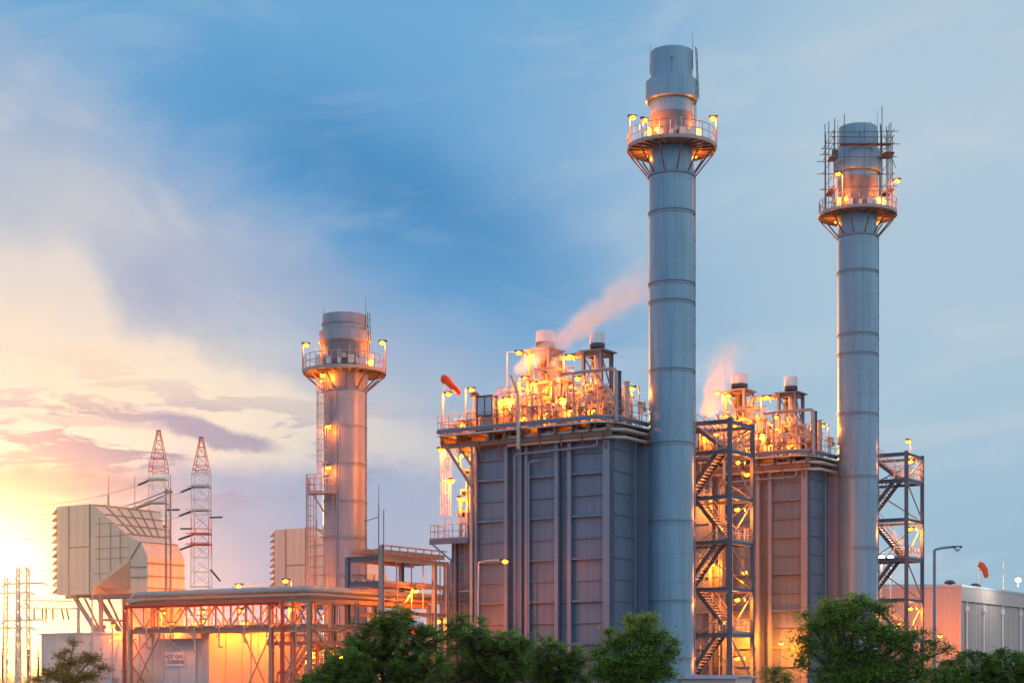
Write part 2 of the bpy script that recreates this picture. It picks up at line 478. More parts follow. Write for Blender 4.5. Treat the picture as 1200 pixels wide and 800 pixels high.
    # lamps on posts round the platform rail
    for g, h, w in lamps:
        c, s = math.cos(R(g)), math.sin(R(g)); q = rp+.06
        b = Vector((cx+q*c, Y+q*s, zp-.2))
        m = MB(); m.tube(b, b+Vector((0,0,h+.2)), .055, 6)
        lp = part(m, 'lamp_post', M['warm'], t)
        h_, l_ = MB(), MB()
        q2 = lamp_head(h_, l_, b+Vector((0,0,h+.2)), (-c, -s))
        part(h_, 'lamp_head', M['dark'], lp); part(l_, 'lens', M['sodium'], lp)
        bulb(t, q2, w)
    for g, dz, w in warm_side:     # small bulkhead lamps against the neck; those below the deck added for underside glow
        c, s = math.cos(R(g)), math.sin(R(g)); q = rneck+.14
        p = Vector((cx+q*c, Y+q*s, zp+dz))
        m = MB(); m.bar(p-Vector((c,s,0))*.14, p, .18, .26); k = part(m, 'bulkhead_lamp', M['grate'], t)
        m = MB(); m.ball((p.x+c*.08, p.y+s*.08, p.z), .11, 8, 5); part(m, 'lens', M['sodium_dim'], k)
        bulb(t, p+Vector((c*.42, s*.42, -.05)), w, SOD, .1)
    return t, cx, Z

ST1, CX1, Z1 = chimney('tallest blue grey chimney with an orange lit ring platform, standing beside the near boiler', 787, 140, 1.85, M['shaft'],
    52, 88, 110, 165, 199, [243, 327, 349, 430, 516, 608, 702, 770], 3.62, 1.72, 2.13, 1.80,
    [(196, 2.3, 200), (225, 1.6, 120), (-12, 2.3, 200)], [(-128, .9, 75), (-118, .5, 40), (-36, .85, 60), (174, -.7, 24), (6, -.7, 24), (170, .9, 30)], 3)
ST2, CX2, Z2 = chimney('blue grey steel chimney with scaffolding round its top, right of the far boiler', 1005, 161, 1.86, M['shaft'],
    143, 173, 196, 245, 272, [314, 388, 411, 482, 556, 640, 720], 3.62, 1.78, 2.17, 1.85,
    [], [(-135, 1.1, 60), (-55, .9, 60), (174, -.7, 20), (6, -.7, 20), (-30, 1.0, 60)], 5, None, .8)
ST3, CX3, Z3 = chimney('shorter warm grey chimney with ring platform and caged ladder, left of the near boiler', 404, 150, 1.88, M['shaft_warm'],
    365, 385, 397, 431, 454, [497, 541, 585, 628, 672], 3.62, 1.95, 2.28, 2.10,
    [(192, 2.35, 130), (-8, 2.6, 170)], [(-42, .9, 70), (-30, .6, 25)], 7, 376, 1.0)

# caged ladder and its landing on the short chimney
t = thing('caged_ladder', 'caged steel ladder with a mid landing glowing orange on the short chimney', 'ladder', (CX3-1.9, 149, 0))
lx, ly = CX3-1.75, 148.15
def cage(mb, x, y, z0, z1, r=.50, w=.036):
    n = max(2, int((z1-z0)/.9))
    for i in range(n+1):
        z = z0+(z1-z0)*i/n
        mb.path([(x+r*math.cos(R(a)), y-.05+r*math.sin(R(a)), z) for a in range(150, 395, 35)], w, 4)
    for a in (160, 200, 235, 270, 305, 340, 380):
        mb.tube((x+r*math.cos(R(a)), y-.05+r*math.sin(R(a)), z0), (x+r*math.cos(R(a)), y-.05+r*math.sin(R(a)), z1), w*.85, 4)
m = MB(); m.ladder((lx, ly+.2, Z3(577)), (lx, ly+.2, Z3(433)), (1,0,0)); part(m, 'ladder', M['warm'], t)
m = MB(); cage(m, lx, ly+.1, Z3(555), Z3(447)); part(m, 'safety_cage', M['warm'], t)
m = MB(); m.ladder((CX3-2.75, ly+.3, 0), (CX3-2.75, ly+.3, Z3(560)), (1,0,0)); part(m, 'ladder', M['warm'], t)
m = MB(); cage(m, CX3-2.75, ly+.2, 3, Z3(556), .45); part(m, 'safety_cage', M['warm'], t)
z = Z3(577)
m = MB(); m.box(CX3-3.0, ly-.5, z-.1, CX3-.55, ly+.9, z); m.bar((CX3-2.6, ly-.3, z-.1), (CX3-1.3, ly+.9, z-2.2), .1); m.bar((CX3-.8, ly-.4, z-.1), (CX3-.9, ly+.5, z-2.2), .1)
pl = part(m, 'landing', M['warm'], t)
m = MB(); m.rail([(CX3-3.0, ly+.9, z), (CX3-3.0, ly-.5, z), (CX3-.55, ly-.5, z)], 1.2, .6); part(m, 'railing', M['warm'], pl)
wall_lamp('lit lamp at the head of the caged ladder under the short chimney platform', (CX3-1.75, 148.45, Z3(440)), (.1, -1), 125)
wall_lamp('small added lamp low inside the ladder cage of the short chimney', (CX3-1.1, 148.35, Z3(500)), (-.1, -1), 60)  # added lamps, this and the next, for the orange strip on the shaft
wall_lamp('small added lamp at the foot of the cage above the landing of the short chimney', (CX3-1.1, 148.35, Z3(548)), (-.1, -1), 50)
m = MB(); m.path([(CX3-.55, 148.16, 0), (CX3-.55, 148.16, Z3(458))], .07, 6); m.path([(CX3-.3, 148.12, 0), (CX3-.3, 148.12, Z3(500))], .05, 6)
solid(m, 'conduit_run', M['ringm'], 'thin dark cable conduit running up the short chimney', 'conduit', (CX3-.4, 148.1, 0))

# scaffold round the top of the second chimney
t = thing('scaffold', 'dark tube scaffold with board decks round the top of the far chimney', 'scaffold', (CX2, 161, Z2(245)))
zb, r1 = Z2(246), 2.95
corners = []
for px, yt in ((969, 142), (983, 138), (1007, 148), (1026, 130), (1031, 137), (1037, 142), (1041, 146), (1045, 149)):
    corners.append((px, yt))
sq = []
for i in range(8):
    for j in (-1, 1):
        pass
xs = [-2.9, -1.75, .1, 1.75, 2.5, 3.05]
tops = [140, 137, 147, 129, 142, 148]
for i, x in enumerate(xs):
    for y in (-2.55, 2.55) if i not in (0, 4, 5) else (-2.55, -1.0, 1.0, 2.55):
        q = math.hypot(x, y)
        x2, y2 = x, y
        if q > 3.45: x2, y2 = x*3.45/q, y*3.45/q
        m = MB(); m.tube((CX2+x2, 161+y2, zb), (CX2+x2, 161+y2, Z2(tops[i])+RND.uniform(-.6,.6)), .042, 6)
        part(m, 'standard', M['scaf'], t)
for z in (Z2(221), Z2(207), Z2(187), Z2(172), Z2(164), Z2(157)):
    for y in (-2.62, 2.62):
        e0, e1 = RND.uniform(.2,1.0), RND.uniform(.0,.7)
        m = MB(); m.tube((CX2-2.6-e0, 161+y, z+RND.uniform(-.1,.1)), (CX2+2.7+e1, 161+y, z), .036, 5); part(m, 'ledger', M['scaf'], t)
    for x in (-2.75, 2.8):
        m = MB(); m.tube((CX2+x, 161-3.0, z+.08), (CX2+x, 161+3.0, z+.08), .036, 5); part(m, 'ledger', M['scaf'], t)
m = MB(); m.tube((CX2-2.95,158.4,zb),(CX2-2.3,158.4,Z2(175)),.036,5); m.tube((CX2+3.0,158.4,Z2(200)),(CX2+1.9,158.4,Z2(160)),.036,5); m.tube((CX2-2.9,158.5,Z2(187)),(CX2-2.2,158.5,Z2(205)),.036,5)
part(m, 'brace', M['scaf'], t)
for (x0, x1, y0, y1, z) in ((-2.1, 2.6, -2.75, -2.1, Z2(172)), (1.95, 3.0, -2.4, -.4, Z2(181)), (-3.0, -2.2, -2.2, -.8, Z2(185)), (-3.0, -2.3, -1.9, .6, Z2(222)), (2.3, 3.1, -1.9, .6, Z2(222))):
    m = MB()
    k = 3
    for i in range(k):
        if x1-x0 > y1-y0: m.box(x0+CX2, 161+y0+(y1-y0)*i/k, z, x1+CX2, 161+y0+(y1-y0)*(i+.92)/k, z+.07)
        else: m.box(x0+CX2+(x1-x0)*i/k, 161+y0, z, x0+CX2+(x1-x0)*(i+.92)/k, 161+y1, z+.07)
    part(m, 'board_deck', M['wood'], t)
m = MB(); m.box(CX2-2.85, 158.7, Z2(187), CX2-2.25, 158.8, Z2(177)); part(m, 'toe_board', M['wood'], t)
post_lamp('lit lamp on the left of the scaffolded chimney platform', (CX2-1.95, 158.3, Z2(245)), 3.0, (-.3, -.3), 150)
post_lamp('lit lamp on the right of the scaffolded chimney platform', (CX2+2.85, 159.8, Z2(245)), 2.8, (.3, -.3), 150)

# ------------------------------------------------------------------ the boilers
C1 = (7.95, 137.0)
SHIFT = (19.5, 21.0, 0)
U = Frame(C1[0], C1[1], 33)
UNIT = []       # (object, label for the near boiler, label for the far boiler)
NEAR, FAR = 'the near boiler', 'the far boiler'
def ut(name, label, cat, base, group=None):
    t = thing(name, label.replace('@', NEAR), cat, base, U, group and group)
    UNIT.append((t, label)); return t
def us(mb, name, mat, label, cat, base=(0,0,0), group=None):
    o = solid(mb, name, mat, label.replace('@', NEAR), cat, base, U, group)
    UNIT.append((o, label)); return o
def ulamp(label, base, h, arm, watt, rl=.25):
    t = post_lamp(label.replace('@', NEAR), base, h, arm, watt, U, 'sodium lamps on the boiler decks', name='deck_lamp', rl=rl)
    UNIT.append((t, label)); return t
def uwall(label, pos, d, watt):
    t = wall_lamp(label.replace('@', NEAR), pos, d, watt, U, 'bracket lamps on the boilers')
    UNIT.append((t, label)); return t

ZC, ZD, ZT = 21.0, 22.15, 22.67      # casing top, deck plate, deck edge top
t = ut('boiler_house', 'dark ribbed boiler with orange lit deck, %s', 'boiler', (-6, 5, 0))
bo = t
m = MB(); m.box(-13, .32, 0, -.02, 10.6, ZC); part(m, 'casing', M['casing'], bo)
def panel(x0, x1, y, big=True):
    m = MB(); m.box(x0, y, 0, x1, .36, ZC)
    z, k = 1.0, 0
    while z < ZC-.3:
        d, h = ((.36, .16) if k % 2 == 0 else (.17, .10)) if big else (.12, .10)
        m.box(x0+.02, y-d, z, x1-.02, y+.02, z+h)
        z += 1.72; k += 1
    return part(m, 'wall_panel', M['casing'], bo)
panel(-12.9, -10.0, .14); panel(-7.85, -5.1, .14); panel(-3.66, -.5, .14)
panel(-9.85, -8.6, .26, False); panel(-4.9, -3.85, .26, False)
for x, w in ((-12.95, .26), (-9.93, .34), (-8.52, .30), (-7.92, .30), (-4.99, .34), (-3.76, .36), (-.30, .62)):
    m = MB(); m.box(x-w/2, -.30, 0, x+w/2, -.26, ZC+.9); m.box(x-.03, -.27, 0, x+.03, .3, ZC+.9); m.box(x-w/2, .02, 0, x+w/2, .06, ZC)
    part(m, 'column', M['flange'], bo)
# right-hand end: panel, corner post, set-back
m = MB(); m.box(-.04, .45, 0, .06, 3.7, ZC)
for k in range(12):
    m.box(.05, .5, .9+1.75*k, .15, 3.6, 1.0+1.75*k)
part(m, 'wall_panel', M['casing'], bo)
m = MB(); m.box(-.02, 3.72, 0, .20, 3.95, ZC); part(m, 'column', M['flange'], bo)
m = MB(); m.box(-.05, 4.15, 0, 1.35, 6.5, ZC-.3)
part(m, 'outlet_duct', M['casing'], bo)
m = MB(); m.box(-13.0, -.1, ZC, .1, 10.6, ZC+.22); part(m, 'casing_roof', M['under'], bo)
# deck
poly = [(-16.3,-1.2),(-.6,-1.2),(.65,.2),(.65,10.6),(-16.3,10.6)]
m = MB(); m.slab(poly, ZD, ZD+.12); part(m, 'deck', M['grate'], bo)
m = MB()
for a, b in zip(poly, poly[1:]+poly[:1]):
    m.bar((a[0],a[1],ZT-.12), (b[0],b[1],ZT-.12), .08, .27)
part(m, 'deck_edge', M['steel'], bo)
for i in range(11):
    x = -16 + i*1.62
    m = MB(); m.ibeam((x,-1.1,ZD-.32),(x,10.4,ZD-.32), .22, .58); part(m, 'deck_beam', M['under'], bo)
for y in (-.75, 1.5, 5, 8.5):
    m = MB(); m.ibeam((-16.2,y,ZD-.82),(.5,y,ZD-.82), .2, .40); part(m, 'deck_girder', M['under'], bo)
m = MB(); m.rail([(-16.25,3.5,ZT),(-16.25,-1.15,ZT),(-.6,-1.15,ZT),(.6,.2,ZT),(.6,10.5,ZT)], 1.25, 1.15); part(m, 'railing', M['warm'], bo)
for y in (-.7, 2.2, 5.2):
    m = MB(); m.ibeam((-15.9,y,ZD-.5),(-13.1,y,17.9), .24, .3); m.ibeam((-14.7,y,ZD-.5),(-13.1,y,19.6), .14, .2); m.ibeam((-14.3,y,19.3),(-14.3,y,ZD-.5),.12,.14)
    part(m, 'deck_bracket', M['warm'], bo)
for i in range(7):
    x = -12.3+2*i
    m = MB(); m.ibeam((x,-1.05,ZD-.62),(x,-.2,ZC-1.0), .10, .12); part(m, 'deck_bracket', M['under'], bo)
# inlet duct stepping down to the left, with its stiffeners and a railed platform
m = MB(); m.prism([(-12.98,20.4),(-13.9,19.2),(-14.4,16.0),(-15.0,13.4),(-15.9,13.2),(-17.2,9.3),(-17.6,7.0),(-17.6,0),(-12.98,0)], .9, 9.6)
for k in range(7): m.box(-17.3, .82, 1.2+1.75*k, -13.0, .93, 1.3+1.75*k) if 1.2+1.75*k < 8 else m.box(-15.9, .82, 1.2+1.75*k, -13.0, .93, 1.3+1.75*k)
part(m, 'inlet_duct', M['casing'], bo)
for x in (-15.75, -13.6):
    m = MB(); m.ibeam((x,.62,0),(x,.62,13.3), .3, .4, (1,0,0)); part(m, 'column', M['flange'], bo)
for z, x0 in ((19.3,-14.7),(17.6,-14.9),(15.8,-15.3)):
    m = MB(); m.box(x0, .3, z, -13.0, 8, z+.14); m.box(x0, .3, z-.3, x0+.12, 8, z); part(m, 'stiffener', M['warm'], bo)
    m = MB(); m.box(x0+.75, .45, z-1.5, x0+.95, .65, z); m.box(x0+1.5, .45, z-1.6, x0+1.75, .65, z); m.box(x0+.5, .4, z-1.0, x0+1.9, .5, z-.85); part(m, 'stiffener', M['warm'], bo)
m = MB(); m.box(-17.4, -.75, 13.35, -13.4, 1.3, 13.5); m.bar((-17.4,-.75,13.3),(-13.4,-.75,13.3), .06, .45)
m.bar((-17.3,-.6,13.2),(-15.8,.5,11.6), .12); m.bar((-13.5,-.6,13.2),(-13.5,.5,11.8), .12)
pl = part(m, 'platform', M['steel'], bo)
m = MB(); m.rail([(-17.35,1.2,13.5),(-17.35,-.7,13.5),(-13.5,-.7,13.5)], 1.25, .75); part(m, 'railing', M['warm'], pl)

# caged ladder from platform to deck
t = ut('caged_ladder', 'tall caged ladder lit orange between the platform and deck of @', 'ladder', (-16.3,-.2,13.5))
m = MB(); m.ladder((-16.35,.3,13.5),(-16.35,.3,ZD+1.3),(1,0,0)); part(m, 'ladder', M['warm'], t)
m = MB(); cage(m, -16.35, .2, 15.6, ZD+1.2, .45); part(m, 'safety_cage', M['warm'], t)
t = ut('fixed_ladder', 'plain ladder below the railed platform at the left of @', 'ladder', (-14.9,.2,0))
m = MB(); m.ladder((-14.75,.3,2),(-14.75,.3,13.5),(1,0,0),.5); part(m, 'ladder', M['warm'], t)
m = MB(); m.box(-14.6,-.5,9.0,-13.2,.3,9.1); m.bar((-13.3,-.4,2),(-13.3,-.4,9),.09); part(m, 'rest_landing', M['warm'], t)
uwall('lit lamp at the top of the caged ladder under the deck of @', (-16.0,.2,21.2), (-.5,-1), 420)
uwall('added lamp on the upper ledge of the stepped duct of @', (-14.3,.25,20.6), (.3,-1), 150)  # this lamp and the one below are extra, to deepen the duct's orange
uwall('added lamp on the lower ledge of the stepped duct of @', (-14.6,.2,16.9), (.3,-1), 150)
for i, (x, z0, z1, r) in enumerate(((-13.55,13.5,20.6,.14),(-14.05,13.5,18.9,.11),(-14.75,13.5,16.9,.16))):
    m = MB(); m.bent([(x,.1,z0),(x,.1,z1),(x+.5,.6,z1)], r, 8, 2)
    for k in range(4): m.tube((x,.1,z0+(z1-z0)*(.2+.2*k)),(x,.1,z0+(z1-z0)*(.2+.2*k)+.08),r*1.6,8)
    us(m, 'riser_pipe', M['pipe'], ['tallest of three riser pipes on the stepped duct of @','middle one of three riser pipes on the stepped duct of @','shortest and thickest riser pipe on the stepped duct of @'][i], 'pipe', (x,.1,z0), 'riser pipes on the stepped ducts')
uwall('small lit lamp beside the stepped duct of @', (-15.6,.2,18.5), (.4,-1), 420)

# pipes on the front of the casing
m = MB(); m.path([(-13.25,-.5,0),(-13.25,-.5,21.3)], .14, 8)
for z in (4, 9, 14, 19): m.cbox((-13.25,-.36,z), .4, .3, .1)
us(m, 'drain_pipe', M['pipe'], 'pale vertical drain pipe at the left edge of @', 'pipe', (-13.25,-.5,0))
x = U.at(603,600,-.6)[0]
m = MB(); m.bent([(x,-.6,0),(x,-.6,20.2),(x+7.9,-.6,20.35),(x+7.9,-.6,21.2)], .085, 8)
for z in (3, 7, 11, 15, 19): m.cbox((x,-.42,z), .36, .3, .1)
us(m, 'drain_pipe', M['flange'], 'thin vertical pipe turning along the top of the wall of @', 'pipe', (x,-.6,0))
x2 = U.at(619,600,-.5)[0]
m = MB(); m.bent([(x2,-.42,0),(x2,-.42,19.5),(x2+1.1,-.42,19.6)], .09, 8)
us(m, 'drain_pipe', M['flange'], 'thin grey vertical pipe between ribs on the wall of @', 'pipe', (x2,-.42,0))
x3, _, z3 = U.at(608,475,-1.35)
m = MB(); m.bent([(x3,-1.4,20.5),(x3,-1.4,25.0),(x3-.75,-1.4,26.6)], .16, 10, 1.5)
m.cbox((x3,-1.3,22.3), .6, .3, .12)
us(m, 'vent_pipe', M['pipe'], 'tall pale vent pipe with bent tip on the front edge of @', 'pipe', (x3,-1.4,20.5))
for dz, dy, w in ((0,0,'upper'),(-.62,.05,'lower')):
    m = MB(); m.bent([(-9.5,-.62+dy,ZC+.62+dz),(-.15,-.62+dy,ZC+.62+dz),(1.05,.5+dy,ZC+.62+dz),(1.05,9.5,ZC+.62+dz)], .15, 8, 2)
    for k in range(9): m.tube((-9+k*1.05,-.62+dy,ZC+.62+dz),(-8.94+k*1.05,-.62+dy,ZC+.62+dz),.18,8)
    us(m, 'header_pipe', M['pipe'], w+' of two pale pipes running under the deck front of @', 'pipe', (-5,-.62,ZC+.6+dz), 'pipes along the boiler fronts')
for i in range(6):
    x = -11.8+i*2.05+RND.uniform(-.3,.3)
    m = MB(); m.box(x-.25,-.6,ZC+.25,x+.25,.1,ZC+.9); m.tube((x+.5,-.5,ZC+.2),(x+.5,-.5,ZD+.2),.1,8); m.torus((x+.5,-.75,ZC+.62),.2,.035,'y',12,5); m.tube((x+.5,-.75,ZC+.62),(x+.5,-.5,ZC+.62),.04,6)
    us(m, 'drain_valve', M['pipe2'], 'rusty brown drain valve under the deck edge of @', 'valve', (x,-.4,ZC+.2), 'drain valves under the boiler decks')
# ------------------------------------------------------------------ plant on the boiler deck (unit frame, deck at ZT)
D = ZD+.12
def silencer(label, px0, px1, y0, y1, yl, pxf0, pxf1, depth, fm='warm'):
    a = U.at(px0, y1, yl); b = U.at(px1, y1, yl); f0 = U.at(pxf0, 480, yl)[0]; f1 = U.at(pxf1, 480, yl)[0]
    cx = (a[0]+b[0])/2; w = abs(b[0]-a[0])*.839/2*1.02
    zb = a[2]; zt = U.z(y0, cx, yl)
    t = ut('vent_silencer', label, 'silencer', (cx, yl, D), 'vent silencers on the boilers')
    m = MB(); m.lathe(cx, yl, [(w*.96,zb),(w,zb+.06),(w,zt-.05),(w*.95,zt)], 28); part(m, 'drum', M['white'], t)
    m = MB(); m.lathe(cx, yl, [(w*.75,zb-.45),(w*1.02,zb-.32),(w*1.02,zb+.0)], 28); m.tube((cx,yl,zb-3.8),(cx,yl,zb-.4),w*.42,14); part(m, 'inlet_cone', M['dark'], t)
    x0, x1 = cx-depth/2*1.0, cx+depth/2
    y0_, y1_ = yl-depth/2, yl+depth/2
    zf = zb-.75
    for x in (x0, x1):
        for y in (y0_, y1_):
            m = MB(); m.ibeam((x,y,D),(x,y,zf), .26, .3); part(m, 'frame_leg', M[fm], t)
    m = MB(); m.box(x0-.35,y0_-.35,zf,x1+.35,y1_+.35,zf+.12)
    part(m, 'top_plate', M[fm], t)
    for z in (zf-.2, D+(zf-D)*.52):
        m = MB()
        for p, q in (((x0,y0_),(x1,y0_)),((x1,y0_),(x1,y1_)),((x1,y1_),(x0,y1_)),((x0,y1_),(x0,y0_))):
            m.ibeam((p[0],p[1],z),(q[0],q[1],z), .18, .24)
        part(m, 'frame_beam', M[fm], t)
    m = MB()
    zm = D+(zf-D)*.52
    for p, q in (((x0,y0_),(x1,y0_)),((x1,y0_),(x1,y1_)),((x0,y1_),(x0,y0_))):
        m.bar((p[0],p[1],D+.2),(q[0],q[1],zm-.1), .1); m.bar((q[0],q[1],zm+.1),(p[0],p[1],zf-.3), .1)
    part(m, 'brace', M[fm], t)
    m = MB(); m.rail([(x0-.3,y0_-.3,zf+.12),(x0-.3,y0_-.3,zf+.121),(x0-.35,y1_+.3,zf+.12)], .35, .8) if False else m.bar((x0-.9,y0_,zf-.15),(x1+.4,y0_,zf-.15),.12,.2)
    m.tube((x0-.8,y0_,zf-.15),(x0-.8,y0_,zf-.7),.07,6)
    part(m, 'davit', M['dark'], t)
    return cx, yl, zf
S1 = silencer('large white drum silencer on a braced frame, taller of the pair on @', 628, 650, 388, 403, 5.5, 626, 660, 1.9)
S2 = silencer('slim white drum silencer on an open steel frame, nearer the chimney on @', 691, 709, 390, 404, 3.5, 685, 717, 1.7, 'steel')
# steam drums
for k, (y, z, x0, x1, w) in enumerate(((2.6, D+1.9, -11.5, -6.2, 'long horizontal steam drum behind the railing, left on @'), (4.2, D+2.2, -5.2, -1.2, 'short horizontal steam drum between the silencer frames of @'))):
    t = ut('steam_drum', w, 'steam drum', ((x0+x1)/2, y, D))
    m = MB(); pr = [(x0-.45,.05),(x0-.4,.35),(x0-.2,.62),(x0,.75),(x1,.75),(x1+.2,.62),(x1+.4,.35),(x1+.45,.05)]
    n = 20; v = []
    for x, r in pr:
        for i in range(n): v.append((x, y+r*math.cos(2*math.pi*i/n), z+r*math.sin(2*math.pi*i/n)))
    m.add(v, [(j*n+i, j*n+(i+1)%n, (j+1)*n+(i+1)%n, (j+1)*n+i) for j in range(len(pr)-1) for i in range(n)], True)
    part(m, 'shell', M['pipe'], t)
    for x in (x0+.6, x1-.6):
        m = MB(); m.box(x-.15, y-.7, D, x+.15, y+.7, z-.45); part(m, 'saddle', M['warm'], t)
    for i in range(4):
        x = x0+.5+i*(x1-x0-1)/3
        m = MB(); m.tube((x,y,z+.7),(x,y,z+1.2),.14,10); m.tube((x,y,z+1.2),(x,y,z+1.28),.24,10); part(m, 'nozzle', M['pipe'], t)
# big header pipe between the silencers
a = U.at(648, 420, 3.0); b = U.at(700, 420, 3.0)
m = MB(); m.bent([(a[0],3.0,D+2.5),(a[0],3.0,a[2]),(b[0],3.0,a[2]),(b[0],3.0,D+3.0)], .24, 12, 2.2)
for q in range(5): m.tube((a[0]+.8+q*.7,3.0,a[2]),(a[0]+.86+q*.7,3.0,a[2]),.3,12)
us(m, 'steam_pipe', M['pipe'], 'thick pale steam pipe bridging the two silencer frames of @', 'pipe', (a[0],3.0,D))
# rounded pipe frame in front of the slim silencer
a = U.at(672, 437, -.2); b = U.at(722, 437, -.2)
m = MB(); m.bent([(a[0]-1.0,-.2,a[2]),(b[0],-.2,a[2]),(b[0],-.2,D)], .14, 8, 3)
m.tube((b[0],-.2,D),(b[0],-.2,D+.08),.25,10); m.tube((a[0],-.2,D),(a[0],-.2,a[2]),.1,8); m.path([(b[0]-2.0,-.2,a[2]-.1),(b[0]-.1,-.2,a[2]-2.6)],.11,8)
us(m, 'davit_frame', M['warm'], 'bent steel tube frame standing at the front corner of @', 'frame', (b[0],-.2,D))
a = U.at(724, 440, .5)
m = MB(); m.ibeam((a[0],.5,ZC+.3),(a[0],.5,a[2]+.3), .42, .42); m.cbox((a[0],.5,a[2]+.34), .5, .5, .06)
us(m, 'corner_post', M['steel'], 'thick dark steel post at the front right corner of @', 'post', (a[0],.5,D))
a = U.at(732, 449, 2.4)
m = MB(); m.tube((.1,2.4,D),(.1,2.4,a[2]),.24,12); m.tube((.1,2.4,a[2]),(.1,2.4,a[2]+.12),.32,12); m.tube((.1,2.4,D),(.1,2.4,D+.1),.34,12)
us(m, 'relief_stack', M['pipe'], 'short pale relief pipe standing by the right railing of @', 'pipe', (.1,2.4,D))
a = U.atx(752, 468, .25)
m = MB(); m.tube((.25,a[1],D),(.25,a[1],D+1.3),.05,6); m.cbox((.25,a[1],D+1.75),.5,.5,.8); m.bar((.0,a[1]-.25,D+2.2),(.5,a[1]-.3,D+2.1),.6,.05)
us(m, 'instrument_box', M['box'], 'small hooded instrument box on the right railing of @', 'cabinet', (.25,a[1],D))
# dark glazed cabinet frame at front left
a = U.at(559, 465, -.9); b = U.at(577, 500, -.9)
t = ut('operator_shelter', 'dark framed glazed shelter at the front left of the deck of @', 'shelter', ((a[0]+b[0])/2,-.9,D))
m = MB()
for x in (a[0], b[0]): m.box(x-.07,-.95,D,x+.07,-.8,a[2]); m.box(x-.07,-.2,D,x+.07,-.05,a[2])
for z in (D+.05, D+1.35, a[2]): m.box(a[0]-.07,-.97,z-.07,b[0]+.07,-.78,z+.07); m.box(a[0]-.07,-.2,z-.07,b[0]+.07,-.03,z+.07)
m.box((a[0]+b[0])/2-.04,-.94,D+1.4,(a[0]+b[0])/2+.04,-.82,a[2]); part(m, 'frame', M['dark'], t)
m = MB(); m.box(a[0]+.07,-.6,D+.1,b[0]-.07,-.2,D+1.2); m.tube((a[0]+.4,-.65,D+.9),(a[0]+.4,-.6,D+.9),.15,10); part(m, 'control_panel', M['warm'], t)
m = MB(); m.box(a[0]+.07,-.9,D+1.42,(a[0]+b[0])/2-.04,-.87,a[2]-.07); m.box((a[0]+b[0])/2+.04,-.9,D+1.42,b[0]-.07,-.87,a[2]-.07); part(m, 'pane', M['glass'], t)
# mushroom cowl
a = U.at(556, 462, .8)
t = ut('vent_cowl', 'dark mushroom vent cowl on a pipe left on @', 'vent', (a[0],.8,D))
m = MB(); m.tube((a[0],.8,D),(a[0],.8,a[2]),.11,8); part(m, 'vent_pipe', M['pipe'], t)
m = MB(); m.lathe(a[0],.8,[(.42,a[2]-.12),(.45,a[2]),(.3,a[2]+.16),(.06,a[2]+.24)],16); part(m, 'cap', M['dark'], t)

# stations of valves and pipes
def valve_station(label, x, y, h, n=2, hw=True):
    t = ut('valve_station', label, 'valve', (x, y, D), 'valve stations on the boiler decks')
    for i in range(n):
        xx = x+i*.62
        m = MB(); m.bent([(xx,y+1.6,D+.5),(xx,y,D+.5),(xx,y,D+h),(xx,y+1.4,D+h)], .11, 8, 2.4)
        p = part(m, 'pipe', M['pipe'], t)
        z = D+h*.5
        m = MB(); m.lathe(xx, y, [(.13,z-.34),(.24,z-.34),(.24,z-.28),(.15,z-.26),(.25,z),(.15,z+.26),(.24,z+.28),(.24,z+.34),(.13,z+.34)], 12); m.tube((xx,y,z),(xx,y-.5,z),.08,8)
        b = part(m, 'valve_body', M['pipe2'], t)
        m = MB(); m.torus((xx,y-.52,z),.24,.03,'y',14,5); m.tube((xx-.24,y-.52,z),(xx+.24,y-.52,z),.02,4); m.tube((xx,y-.52,z-.24),(xx,y-.52,z+.24),.02,4)
        part(m, 'handwheel', M['pipe2'] if i == 0 else M['dark'], b)
for i, (x, y, h, n) in enumerate(((-15.6,.4,1.5,2),(-14.2,.2,2.0,2),(-11.6,.2,2.6,2),(-9.4,-.1,2.2,2),(-7.6,.1,3.0,2),(-5.6,-.2,1.9,2),(-4.2,.2,3.2,1),(-2.9,0,2.2,2),(-10.4,1.2,3.8,1),(-6.3,1.3,4.2,2),(-13.0,2.0,2.4,2),(-1.4,1.2,2.0,1))):
    w = ['squat twin valves behind the far left railing of @','twin valves left of the glazed shelter on @','twin valves just right of the glazed shelter on @','twin valves just left of the bent vent pipe on @','tall twin valves behind the bent vent pipe on @','low twin valves right of the bent vent pipe on @','tall single valve below the thick steam pipe on @','twin valves in front of the slim silencer frame on @','tall single valve under the railed upper platform on @','tallest twin valve risers below the big silencer on @','set back twin valves behind the glazed shelter on @','single valve at the right end of the deck on @'][i]
    valve_station(w, x, y, h, n)
rp = random.Random(23)
for i in range(84):
    x = rp.uniform(-12.5,-1.0) if i < 72 else rp.uniform(-15.5,-12.5); y = rp.uniform(.2, 6.5); h = rp.uniform(1.0, 5.2 if -11 < x < -5 else 3.4)
    if i >= 72: h = rp.uniform(.8,1.8); r = rp.choice((.045,.06,.06,.08,.11,.15))
    x2 = x+rp.uniform(-2.4,2.4); x2 = min(max(x2,-15),-.5); y2 = min(max(y+rp.uniform(-2,2),.5),9)
    h2 = h+rp.uniform(-.8,.8)
    pts = [(x,y,D),(x,y,D+h),(x2,y,D+h),(x2,y2,D+h),(x2,y2,D+(.2 if i%3 else h2+.8))]
    m = MB(); m.bent(pts, r, 8, 2.6)
    for k in range(3): m.tube((x,y,D+h*(.25+.22*k)),(x,y,D+h*(.25+.22*k)+.07),r*1.7,8)
    us(m, 'pipe_loop', M['pipe'] if i%3 else M['pipe2'], 'looping process pipe in the orange lit tangle on the deck of @', 'pipe', (x,y,D), 'pipe loops on the boiler decks')
